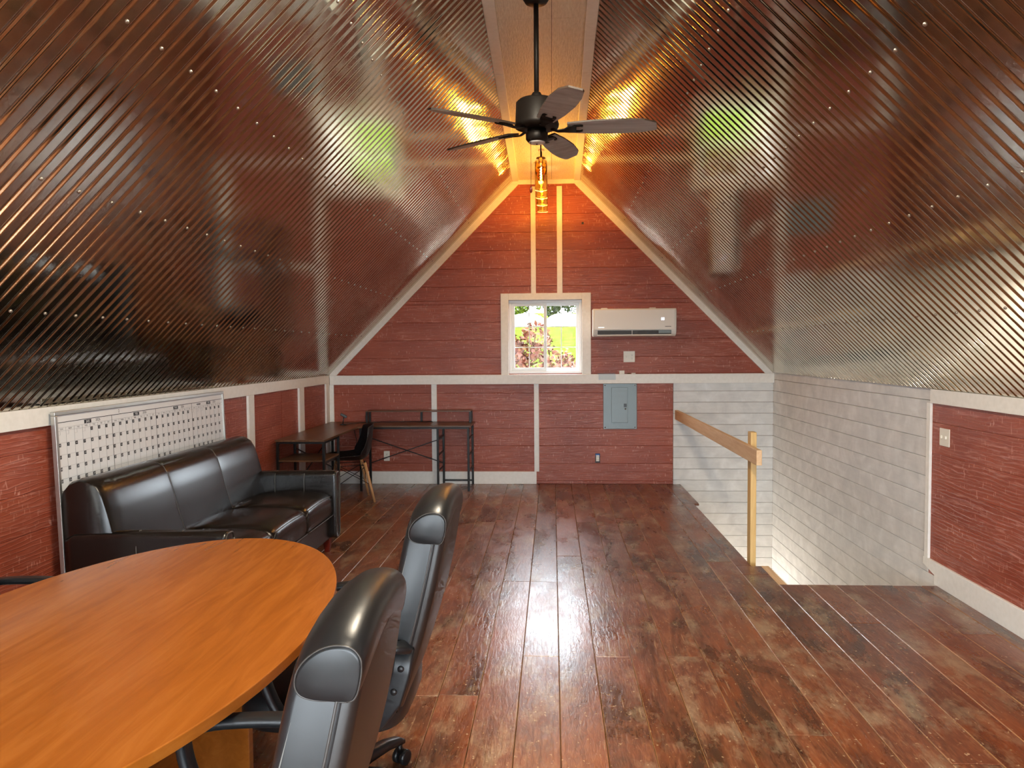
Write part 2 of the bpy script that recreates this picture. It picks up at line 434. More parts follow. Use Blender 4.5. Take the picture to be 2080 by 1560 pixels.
for i in range(11):
    z = -.225*(i+1); y = 4.99+.26*i
    MB().box(1.56, XR-.02, y, y+.29, z-.035, z).build('tread', M['pine'], st, bevel=.004).matrix_parent_inverse = Matrix.Translation((-2.0, -4.99, 2.72))
    MB().box(1.56, XR-.02, y+.27, y+.288, z-.225, z-.035).build('riser', M['trim'], st).matrix_parent_inverse = Matrix.Translation((-2.0, -4.99, 2.72))

# ------------------------------------------------------------------ trims
TN = [2]
def trim(mb, label, bevel=.003):
    TN[0] += 1
    return struct(mb.build('trim_%d' % TN[0], M['trim'], bevel=bevel), label)
t_ = .022
trim(MB().box(XL+.03, XR-.004, D-.045, D, 1.168, 1.277), 'cream horizontal ledge board across the back wall')
trim(MB().box(-2.637, -2.572, D-t_, D, 0, 1.168), 'cream corner batten on the back wall at the left corner')
trim(MB().box(-1.417, -1.353, D-t_, D, .146, 1.168), 'cream batten on the back wall behind the desk')
trim(MB().box(-.219, -.162, D-t_, D, .146, 1.168), 'cream batten on the back wall below the window')
trim(MB().box(-.245, -.188, D-t_, D, 2.213, 3.43), 'cream batten above the window, the one behind the pendants')
trim(MB().box(.055, .117, D-t_, D, 2.213, 3.43), 'cream batten above the window, right of the pendants')
wc = .09
trim(MB().box(WX0-wc, WX0, D-.03, D, 1.277, WZ1+.076), 'cream window casing, left upright')
trim(MB().box(WX1, WX1+wc+.012, D-.03, D, 1.277, WZ1+.076), 'cream window casing, right upright beside the air conditioner')
trim(MB().box(WX0, WX1, D-.03, D, WZ1, WZ1+.076), 'cream window casing, head board')
# rake boards along the roof line
def rake(side):
    w = .075
    if side < 0: a, b = Vector((XL, 0, ZK-.005)), Vector((tl(D), 0, ZT))
    else: a, b = Vector((XR, 0, ZK-.005)), Vector((tr(D), 0, ZT))
    d = (b-a).normalized(); n = Vector((-d.z, 0, d.x))
    if n.z > 0: n = -n
    a2, b2 = a+n*w, b+n*w
    return MB().prism([(a.x, a.z), (b.x, b.z), (b2.x, b2.z), (a2.x, a2.z)], 'y', D-.024, D)
trim(rake(-1), 'cream rake board along the left roof slope of the back gable')
trim(rake(1), 'cream rake board along the right roof slope of the back gable')
trim(MB().prism([(tl(D), ZT), (tr(D), ZT), (tr(D)+.03, ZT-.05), (tl(D)-.03, ZT-.05)], 'y', D-.026, D), 'cream cap board at the gable peak')
# side wall trims
trim(MB().box(XL, XL+.022, YF, D-.02, 1.185, 1.283), 'cream top board along the left knee wall')
trim(MB().box(XR-.022, XR, YF, 5.072, 1.19, 1.283), 'cream top board along the right knee wall')
for a, b, l in ((6.285, 6.41, 'cream batten on the left wall behind the sofa'), (7.58, 7.73, 'cream batten on the left wall behind the desk'),
                (8.50, 8.63, 'cream corner batten on the left wall'), (2.9, 3.02, 'cream batten on the left wall near the table'), (.4, .52, 'cream batten on the left wall beside the table head'), (-1.6, -1.48, 'cream batten near the front of the left wall')):
    trim(MB().box(XL, XL+t_, a, b, .15, 1.185), l)
trim(MB().box(XR-.018, XR, 5.075, 5.125, .15, 1.19), 'white edge strip between red siding and shiplap')
trim(MB().box(XR-.02, XR, 2.7, 2.78, .15, 1.19), 'cream batten on the right wall near the viewer')
def baseboard(n, mb, l): struct(mb.build('baseboard_'+n, M['trim'], bevel=.003), l)
baseboard('back', MB().box(-2.57, -.194, D-.02, D, 0, .146), 'cream baseboard along the back wall behind the desk')
baseboard('left', MB().box(XL, XL+.02, YF, D-.02, 0, .146), 'cream baseboard along the left wall')
baseboard('right', MB().prism([(YF, 0), (4.985, 0), (4.985, .062), (5.135, .10), (5.135, .15), (YF, .15)], 'x', XR-.02, XR), 'white baseboard along the right wall')

# ------------------------------------------------------------------ ceiling
PER = .0685
def profile():
    # flat pan towards the room, narrow rounded recess away from it
    pts = [(0, 0), (.01*PER, 0), (.57*PER, 0)]
    for k in range(11):
        t = k/11; pts.append(((.58+.42*t)*PER, 0.0027*(1-math.cos(2*math.pi*t))))
    return pts
def slope_pt(side, y, s, h=0):
    # s in 0..1 from knee to ridge strip, h = height away from the room
    if side < 0: a, b = Vector((XL+.018, y, ZK-.002)), Vector((tl(y), y, ZT-.004))
    else: a, b = Vector((XR-.018, y, ZK-.002)), Vector((tr(y), y, ZT-.004))
    d = b-a; n = Vector((-d.z, 0, d.x)).normalized()
    if n.z < 0: n = -n
    return a+d*s+n*h
def ceiling(side):
    nm = 'left' if side < 0 else 'right'
    def corner(y, h): return slope_pt(side, y, -.02, h), slope_pt(side, y, 1.02, h)
    mb = MB(); y0, y1 = YF-.1, D+.14
    a0, b0 = corner(y0, .03); a1, b1 = corner(y1, .03); c0, d0 = corner(y0, .10); c1, d1 = corner(y1, .10)
    mb.add([a0, b0, b1, a1, c0, d0, d1, c1], [(0,1,2,3), (4,7,6,5), (0,4,5,1), (3,2,6,7), (0,3,7,4), (1,5,6,2)])
    root = struct(mb.build('ceiling_'+nm, M['dark']), 'sloping corrugated metal ceiling, %s side' % nm)
    prof = profile(); nrib = 9; y = D
    while y > YF:
        SS = (0, .003, .5, .997, 1); RR = [[] for _ in SS]
        for r in range(nrib):
            for u, h in prof:
                yy = y-(r*PER+u)
                if yy < YF-.001: break
                for L, q in zip(RR, SS): L.append(slope_pt(side, yy, q, h))
        yy = y-nrib*PER
        if yy >= YF:
            for L, q in zip(RR, SS): L.append(slope_pt(side, yy, q, .0))
        if len(RR[0]) > 2:
            o = MB().loft(RR, False, False).build('corrugated_sheet', M['roof'], root, smooth=True)
            md = o.modifiers.new('s', 'SOLIDIFY'); md.thickness = .0008; md.offset = 1
            # smooth only across the ribs
        y -= nrib*PER
    sc = MB()
    L = (slope_pt(side, 4, 1)-slope_pt(side, 4, 0)).length
    for s in (.64, 1.24, 1.84, 2.44):
        y = D-PER*.25
        while y > YF+.1:
            p = slope_pt(side, y, s/L, 0); n = (slope_pt(side, y, s/L, 1)-p)
            q = p-n*.005
            sc.tube([p+n*.001, p-n*.002, q, q-n*.0012], [.0075, .0075, .005, .002], 7)
            y -= PER*3
    so = sc.build('roofing_screws', M['steel'], root, smooth=True); so['kind'] = 'stuff'
ceiling(-1); ceiling(1)
def ridge():
    mb = MB(); ya, yb = YF-.1, D
    def quad(f0, f1, z0, z1):
        vs = [(f0(ya), ya, z0), (f1(ya), ya, z0), (f1(yb), yb, z0), (f0(yb), yb, z0)]
        vs += [(x, y, z1) for x, y, _ in vs]
        return vs, [(0,1,2,3), (4,7,6,5), (0,4,5,1), (1,5,6,2), (2,6,7,3), (3,7,4,0)]
    mb.add(*quad(lambda y: tl(y)-.06, lambda y: tr(y)+.06, ZT+.02, ZT+.10))
    c = struct(mb.build('ceiling', M['dark']), 'flat white panel strip along the ridge between the metal slopes')
    ys = [YF, -.4, 2.04, 4.48, 6.92, D]
    for a, b in zip(ys, ys[1:]):
        ya, yb = a+.0012, b-.0012
        MB().add(*quad2(lambda y: tl(y)+.002, lambda y: (tl(y)+tr(y))/2+.06, ya, yb, ZT, ZT+.02)).build('ridge_panel', M['ridge'], c)
        MB().add(*quad2(lambda y: (tl(y)+tr(y))/2+.0625, lambda y: tr(y)-.002, ya, yb, ZT, ZT+.02)).build('ridge_panel', M['ridge'], c)
    for a, b in ((YF, 1.1), (1.1, 5.3), (5.3, D-.03)):
        MB().add(*quad2(lambda y: tl(y)-.012, lambda y: tl(y)+.058, a+.001, b-.001, ZT-.018, ZT-.0005)).build('edge_strip', M['trim'], c, bevel=.003)
        MB().add(*quad2(lambda y: tr(y)-.058, lambda y: tr(y)+.012, a+.001, b-.001, ZT-.018, ZT-.0005)).build('edge_strip', M['trim'], c, bevel=.003)
def quad2(f0, f1, ya, yb, z0, z1):
    vs = [(f0(ya), ya, z0), (f1(ya), ya, z0), (f1(yb), yb, z0), (f0(yb), yb, z0)]
    vs += [(x, y, z1) for x, y, _ in vs]
    return vs, [(0,1,2,3), (4,7,6,5), (0,4,5,1), (1,5,6,2), (2,6,7,3), (3,7,4,0)]
ridge()

# ------------------------------------------------------------------ windows
WN = [0]
def window(x0, x1, z0, z1, Y, dirn, label, slider=True):
    """vinyl window in the wall; outside lies towards dirn*y"""
    WN[0] += 1
    fy0, fy1 = sorted((Y+dirn*.02, Y+dirn*.10))
    f = .032
    w = MB().box(x0, x1, fy0, fy1, z1-f, z1).box(x0, x1, fy0, fy1, z0, z0+f).box(x0, x0+f, fy0, fy1, z0+f, z1-f).box(x1-f, x1, fy0, fy1, z0+f, z1-f).build('window_%d' % WN[0], M['vinyl'], bevel=.004)
    struct(w, label)
    xm = (x0+x1)/2
    for i, (a, b, off) in enumerate(((x0+f, xm+.018, .032), (xm-.018, x1-f, .062))):
        sy0, sy1 = sorted((Y+dirn*off, Y+dirn*(off+.026)))
        s = .036 if i == 0 else .034
        za, zb = z0+f, z1-f
        sash = MB().box(a, b, sy0, sy1, zb-s, zb).box(a, b, sy0, sy1, za, za+s).box(a, a+s, sy0, sy1, za+s, zb-s).box(b-s, b, sy0, sy1, za+s, zb-s).build('sash', M['vinyl'], w, bevel=.003)
        ym = (sy0+sy1)/2
        MB().box(a+s, b-s, ym-.002, ym+.002, za+s, zb-s).build('pane', M['glass'], sash)
        g = .011
        xc = (a+b)/2
        MB().box(xc-g/2, xc+g/2, ym+dirn*.004-.002, ym+dirn*.004+.002, za+s, zb-s).build('muntin', M['vinyl'], sash)
        for k in (1, 2):
            zz = za+s+(zb-za-2*s)*k/3
            MB().box(a+s, b-s, ym+dirn*.006-.002, ym+dirn*.006+.002, zz-g/2, zz+g/2).build('muntin', M['vinyl'], sash)
        if i == 0:
            MB().box(b-.03, b-.012, sy0-.012 if dirn > 0 else sy1, sy0 if dirn > 0 else sy1+.012, (za+zb)/2-.05, (za+zb)/2+.05).build('latch', M['vinyl'], sash, bevel=.003)
    # daylight portal in the opening (guides sampling of the sky, adds no light)
    ld = bpy.data.lights.new('window_portal', 'AREA'); ld.shape = 'RECTANGLE'; ld.size = x1-x0; ld.size_y = z1-z0
    try: ld.cycles.is_portal = True
    except Exception: pass
    lo = bpy.data.objects.new('window_portal', ld); COL.objects.link(lo)
    lo.location = ((x0+x1)/2, Y+dirn*.125, (z0+z1)/2)
    lo.rotation_euler = (math.radians(-90 if dirn > 0 else 90), 0, 0)
    return w
window(WX0, WX1, WZ0, WZ1, D, 1, 'white vinyl sliding window with grid bars in the back gable')
for o, l in zip(FWIN, ('leftmost of the three unseen windows behind the viewer', 'middle of the three unseen windows behind the viewer', 'rightmost of the three unseen windows behind the viewer', 'small unseen upper gable window behind the viewer')):
    window(*o, YF, -1, l)
    trim(MB().box(o[0]-.039, o[0], YF, YF+.025, o[2]-.08, o[3]+.08).box(o[1], o[1]+.039, YF, YF+.025, o[2]-.08, o[3]+.08).box(o[0], o[1], YF, YF+.025, o[3], o[3]+.08).box(o[0], o[1], YF, YF+.03, o[2]-.08, o[2]), 'cream casing of the '+l)

# ------------------------------------------------------------------ conference table
def conference_table():
    cx, cy, a, b = -1.31, 2.10, .60, 1.09
    t = empty('conference_table', (cx, cy, 0))
    tag(t, 'oval cherry-coloured conference table in the left foreground', 'table')
    n = 180; rings = []
    for k, z in ((.992, .711), (1, .7125), (1, .7385), (.9985, .7405), (.996, .741)):
        rings.append([(a*k*math.cos(2*math.pi*i/n), b*k*math.sin(2*math.pi*i/n), z) for i in range(n)])
    MB().loft(rings).build('table_top', M['table'], t)
    for s in (-1, 1):
        MB().box(-.24, .24, s*.42-.018, s*.42+.018, 0, .711).build('pedestal_panel', M['table'], t, bevel=.003)
    MB().box(-.018, .018, -.40, .40, .12, .62).build('stretcher_panel', M['table'], t, bevel=.003)
conference_table()

# ------------------------------------------------------------------ office chairs
def rrect(hx, hy, r, n=5):
    pts = []
    for sx, sy, a0 in ((1, 1, 0), (-1, 1, 90), (-1, -1, 180), (1, -1, 270)):
        for k in range(n+1):
            a = math.radians(a0+90*k/n); pts.append((sx*(hx-r)+r*math.cos(a), sy*(hy-r)+r*math.sin(a)))
    return pts
def office_chair():
    c = empty('office_chair')
    # local frame: faces +x, width along y
    def rear(z):      # x of the rear face at height z
        t = (z-.43)/.67
        return -.235-.165*t-.02*math.sin(math.pi*t)
    def half(z):
        t = (z-.43)/.67
        return .20+.055*math.sin(math.pi*min(1, t*.85+.12))-.03*t
    def ring(z, x0, x1, hy, r, tilt=0):
        cx, hx = (x0+x1)/2, (x1-x0)/2
        return [(cx+u, v, z+tilt*u) for u, v in rrect(hx, hy, min(r, hx*.95, hy*.95))]
    zs = [.43+.655*k/22 for k in range(23)]
    # rear shell
    rg = []
    for i, z in enumerate(zs[:-1]):
        e = min(1, (i+.15)/2.2)**.5; e2 = min(1, (22-i)/2.5)**.5
        rg.append(ring(z, rear(z), rear(z)+.05, half(z)*(.72+.28*e)*(.80+.20*e2), .03))
    MB().loft(rg).build('back_shell', M['chairb'], c, smooth=True)
    # front padding
    rg = []
    for i, z in enumerate(zs[1:-2]):
        t = (z-.43)/.67
        th = .070+.022*math.sin(math.pi*min(1, max(0, t)))+.006*math.sin(t*9)
        e = min(1, (i+.2)/2.0)**.5
        rg.append(ring(z, rear(z)+.018, rear(z)+.04+th*e, half(z)*(.70+.30*e)+.004, .022))
    MB().loft(rg).build('back_cushion', M['chairl'], c, smooth=True)
    # headrest roll, swept across the width
    prof = [(.020, 1.000), (.085, 1.003), (.116, 1.014), (.127, 1.036), (.124, 1.062), (.108, 1.086), (.082, 1.104), (.052, 1.110), (.024, 1.104), (.006, 1.086), (.000, 1.062), (.000, 1.035), (.004, 1.010)]
    ctr = (.060, 1.052); rg = []
    pp = []
    for k in range(len(prof)):
        p0, p1, p2, p3 = (Vector(prof[(k+d) % len(prof)]) for d in (-1, 0, 1, 2))
        for t in (0, .25, .5, .75): pp.append(tuple(.5*((2*p1)+(p2-p0)*t+(2*p0-5*p1+4*p2-p3)*t*t+(3*p1-p0-3*p2+p3)*t**3)))
    prof = pp
    for q in (-1, -.995, -.98, -.95, -.9, -.8, -.6, -.3, 0, .3, .6, .8, .9, .95, .98, .995, 1):
        e = (1-abs(q)**8)**.5 if abs(q) < 1 else 0
        sc = .80+.20*max(e, .0); yy = q*(half(1.0)+.012)
        rg.append([(rear(min(ctr[1]+(z-ctr[1])*sc, 1.1))+ctr[0]+(x-ctr[0])*sc, yy, ctr[1]+(z-ctr[1])*sc-.030*q*q-.010*q**6) for x, z in prof])
    hd = MB().loft(rg).build('headrest', M['chairl'], c, smooth=True)
    for s_ in (-1, 1):
        ring_ = rg[2] if s_ < 0 else rg[-3]
        MB().tube([Vector(p)+Vector((0, s_*.002, 0)) for p in ring_+ring_[:1]], .0018, 5).build('headrest_seam', M['welt'], hd, smooth=True)
    # piping down both edges of the rear shell
    for s in (-1, 1):
        MB().tube([(rear(z)+.036, s*(half(z)+.002)*(1 if .5 < z < 1.06 else .965), z) for z in zs[2:-1]], .0030, 6).build('piping', M['welt'], c, smooth=True)
        MB().tube([(rear(z)+.092+.020*math.sin(math.pi*(z-.43)/.67), s*(half(z)+.0025), z) for z in zs[3:-5]], .0016, 5).build('stitching', M['stitch'], c, smooth=True)
        # lower gusset with pleats
        for k in range(3):
            MB().tube([(rear(z)+.012+.012*k, s*(half(z)*(.90+.1*min(1, (z-.43)/.06))+.003), z) for z in (.44, .47, .50, .53, .56, .59)], .0028, 5).build('pleat', M['chairl'], c, smooth=True)
    MB().sell((.02, 0, .435), .27, .26, .065, .4, .45, 32, 14).build('seat', M['chairl'], c, smooth=True)
    MB().box(-.14, .14, -.10, .10, .33, .372).build('seat_plate', M['bplastic'], c, bevel=.008)
    for s in (-1, 1):
        y = s*.285
        path = [(-.27, s*.235, .66), (-.24, y, .675), (-.12, y, .685), (.06, y, .68), (.15, y, .655), (.165, y, .60), (.12, y, .48), (.04, y, .40), (-.06, s*.25, .375)]
        # swept flat band
        pts = []
        P = [Vector(p) for p in path]
        for i in range(len(P)-1):
            for k in range(5):
                t = k/5; p0 = P[max(i-1, 0)]; p1 = P[i]; p2 = P[i+1]; p3 = P[min(i+2, len(P)-1)]
                pts.append(.5*((2*p1)+(p2-p0)*t+(2*p0-5*p1+4*p2-p3)*t*t+(3*p1-p0-3*p2+p3)*t**3))
        pts.append(P[-1]); rings = []
        for i, p in enumerate(pts):
            d = (pts[min(i+1, len(pts)-1)]-pts[max(i-1, 0)]).normalized(); a = Vector((0, 1, 0)); a = (a-d*a.dot(d)).normalized(); b = d.cross(a)
            rings.append([p+a*u+b*v for u, v in rrect(.024, .013, .011, 3)])
        arm = MB().loft(rings).build('armrest', M['bplastic'], c, smooth=True)
        # rear bracket with its two bolts, curving under the seat
        bp = [(-.262, s*.245, .66), (-.25, s*.25, .58), (-.225, s*.252, .50), (-.17, s*.25, .43), (-.09, s*.235, .385), (0, s*.18, .362)]
        rings = []
        BP = [Vector(p) for p in bp]
        for i, p in enumerate(BP):
            d = (BP[min(i+1, 5)]-BP[max(i-1, 0)]).normalized(); a = Vector((0, 1, 0)); a = (a-d*a.dot(d)).normalized(); b = d.cross(a)
            rings.append([p+a*u+b*v for u, v in rrect(.011, .030, .009, 3)])
        br = MB().loft(rings).build('back_bracket', M['bplastic'], c, smooth=True)
        for p in (Vector((-.252, s*.258, .60)), Vector((-.230, s*.262, .53))):
            MB().tube([p, p+Vector((0, s*.004, 0)), p+Vector((0, s*.007, 0))], [.011, .010, .003], 12).build('bolt', M['bplastic'], br, smooth=True)
    MB().tube([(0, 0, .12), (0, 0, .20), (0, 0, .20), (0, 0, .335)], [.034, .034, .022, .022], 16).build('gas_column', M['bmetal'], c, smooth=True)
    hub = MB().lathe([(.05, .09), (.055, .10), (.05, .135), (.03, .145)], (0, 0, 0), 20).build('base_hub', M['bplastic'], c, smooth=True)
    for k in range(5):
        a = math.radians(28+72*k); d = Vector((math.cos(a), math.sin(a), 0)); n = Vector((-d.y, d.x, 0)); rings = []
        for r, z, hw, hh in ((.03, .118, .030, .022), (.12, .125, .028, .022), (.22, .115, .024, .019), (.29, .098, .021, .016), (.315, .088, .016, .010)):
            rings.append([d*r+Vector((0, 0, z))+n*u+Vector((0, 0, 1))*v for u, v in rrect(hw, hh, hh*.8, 3)])
        MB().loft(rings).build('base_leg', M['bplastic'], c, smooth=True)
        p = d*.30
        cs = MB().tube([p+Vector((0, 0, .085)), p+Vector((0, 0, .05))], .011, 10).build('caster', M['bmetal'], c, smooth=True)
        for s in (-1, 1):
            q = p+n*.016*s+d*.012+Vector((0, 0, .0285))
            MB().tube([q-n*.010, q-n*.008, q+n*.008, q+n*.010], [.022, .028, .028, .022], 18).build('wheel', M['bplastic'], cs, smooth=True)
    return c
ch = office_chair(); ch.location = (-.715, 2.45, 0); ch.rotation_euler.z = math.pi
G = 'office chairs around the conference table'
tag(ch, 'black leather office chair on the right of the table, the one farther from the viewer', 'chair', G)
c2 = copy_tree(ch); c2.location = (-.715, 1.42, 0); c2.rotation_euler.z = math.pi+.02
tag(c2, 'black leather office chair on the right of the table, nearest the viewer', 'chair', G)
c3 = copy_tree(ch); c3.location = (-1.93, 2.46, 0); c3.rotation_euler.z = 0.0
tag(c3, 'black leather office chair at the left edge, between table and left wall', 'chair', G)

# ------------------------------------------------------------------ sofa
def sofa():
    y0, y1 = 3.72, 5.75
    s = empty('leather_sofa', (-2.1, (y0+y1)/2, 0)); oy = (y0+y1)/2; ox = -2.1
    tag(s, 'black three-seat leather sofa against the left wall below the calendar board', 'sofa')
    T = Matrix.Translation((-ox, -oy, 0))
    def B(mb, *a, **k):
        o = mb.build(*a, **k)
        if o.parent is s: o.matrix_parent_inverse = T
        return o
    L = M['leather']
    B(MB().box(-2.54, -1.725, y0+.05, y1-.05, .115, .285), 'base_frame', L, s, bevel=.012, seg=3)
    for sgn, ya, yb in ((-1, y0, y0+.105), (1, y1-.105, y1)):
        rings = []
        ym = (ya+yb)/2
        for x, zt, k in ((-2.545, .60, .92), (-2.50, .618, 1), (-2.2, .630, 1), (-1.80, .632, 1), (-1.705, .632, 1), (-1.690, .628, .97), (-1.683, .618, .88)):
            hz = (zt-.11)/2
            rings.append([(x, ym+u*k+sgn*.012*((v+hz)/(2*hz)), .11+hz+v*(1 if k > .95 else .985)) for u, v in rrect(.0525, hz, .035, 5)])
        arm = B(MB().loft(rings), 'arm', L, s, smooth=True)
        out = [(-1.6835, ym+u*.93+sgn*.012*((v+.26)/.52), .37+v) for u, v in rrect(.0525, .252, .035, 5)]
        B(MB().tube(out+[out[0]], .0042, 6), 'arm_piping', M['welt'], arm, smooth=True)
        inn = ya if sgn > 0 else yb
        for xs in (-2.16, -1.93):
            p = [(xs, inn-sgn*.0005+sgn*.0, z) for z in (.47, .52, .57)]+[(xs, inn+sgn*.012, .612), (xs, ym+sgn*.012, .632)]
            B(MB().tube([(x, y+(-sgn)*.0, z) for x, y, z in p], .0016, 5), 'stitching', M['stitch'], arm, smooth=True)
        outy = yb if sgn > 0 else ya
        for xs in (-2.16, -1.93):
            B(MB().tube([(xs, ym+sgn*.02, .634), (xs, outy-sgn*.012+sgn*.010, .612), (xs, outy+sgn*.0115, .55), (xs, outy+sgn*.006, .30)], .0016, 5), 'stitching', M['stitch'], arm, smooth=True)
    n = 3; wi = (y1-y0-.21)/n
    for i in range(n):
        a = y0+.105+wi*i; b = a+wi
        cm = MB(); nu, nv = 14, 14; cx = -1.985
        # boxed cushion: domed top, straight front with rounded arris
        prof = [(-2.30, .275), (-2.30, .44), (-2.26, .468), (-2.12, .487), (-1.96, .490), (-1.82, .483), (-1.745, .466), (-1.712, .440), (-1.702, .40), (-1.700, .335), (-1.708, .295), (-1.73, .280)]
        rings = []
        for k, t in enumerate((0, .012, .04, .12, .3, .5, .7, .88, .96, .988, 1)):
            e = min(1, min(t, 1-t)/.05)**.5
            rings.append([(x*1.0-(1-e)*.012*(1 if x > -1.75 else 0), a+.002+(wi-.004)*t, .275+(z-.275)*(.88+.12*e)+(.012*math.sin(math.pi*t) if z > .42 else 0)) for x, z in prof])
        cu = B(cm.loft(rings), 'seat_cushion', L, s, smooth=True)
        B(MB().tube([(-1.716+.004, a+.006+(wi-.012)*t, .446+.010*math.sin(math.pi*t)-.03*(1-min(1, min(t, 1-t)/.06))) for t in [k/16 for k in range(17)]], .0036, 6), 'piping', M['welt'], cu, smooth=True)
        B(MB().tube([(-1.703, a+.006+(wi-.012)*t, .296) for t in [k/8 for k in range(9)]], .0034, 6), 'piping', M['welt'], cu, smooth=True)
    # back: three stitched sections
    prof = [(-2.555, .12), (-2.565, .50), (-2.575, .78), (-2.565, .845), (-2.53, .885), (-2.475, .905), (-2.42, .900), (-2.375, .872), (-2.345, .82), (-2.315, .72), (-2.285, .60), (-2.255, .50), (-2.235, .44), (-2.25, .40), (-2.30, .30)]
    cxz = (-2.43, .62)
    wb = (y1-y0-.02)/n
    for i in range(n):
        a = y0+.01+wb*i
        rings = []
        for t in (0, .006, .02, .06, .2, .5, .8, .94, .98, .994, 1):
            d = min(t, 1-t); e = min(1, d/.06)**.5
            endcap = (i == 0 and t < .5) or (i == n-1 and t > .5)
            k = (.94+.06*e) if endcap else (.990+.010*e)
            bul = .004*math.sin(math.pi*t)
            rings.append([(cxz[0]+(x-cxz[0])*k+(bul if x > -2.42 else 0), a+.0005+(wb-.001)*t, max(.12, cxz[1]+(z-cxz[1])*(k if z > .62 else 1))) for x, z in prof])
        bc = B(MB().loft(rings), 'back_cushion', L, s, smooth=True)
        if i:
            B(MB().tube([(cxz[0]+(x-cxz[0])*.985, a, cxz[1]+(z-cxz[1])*.985) for x, z in prof[4:13]], .004, 6), 'seam_piping', M['welt'], bc, smooth=True)
    for x in (-2.46, -1.765):
        for y in (y0+.07, y1-.07):
            B(MB().loft([[(x+u, y+v, z) for u, v in rrect(h, h, .006, 2)] for z, h in ((0, .019), (.116, .030))]), 'leg', M['redleg'], s, smooth=False)
sofa()

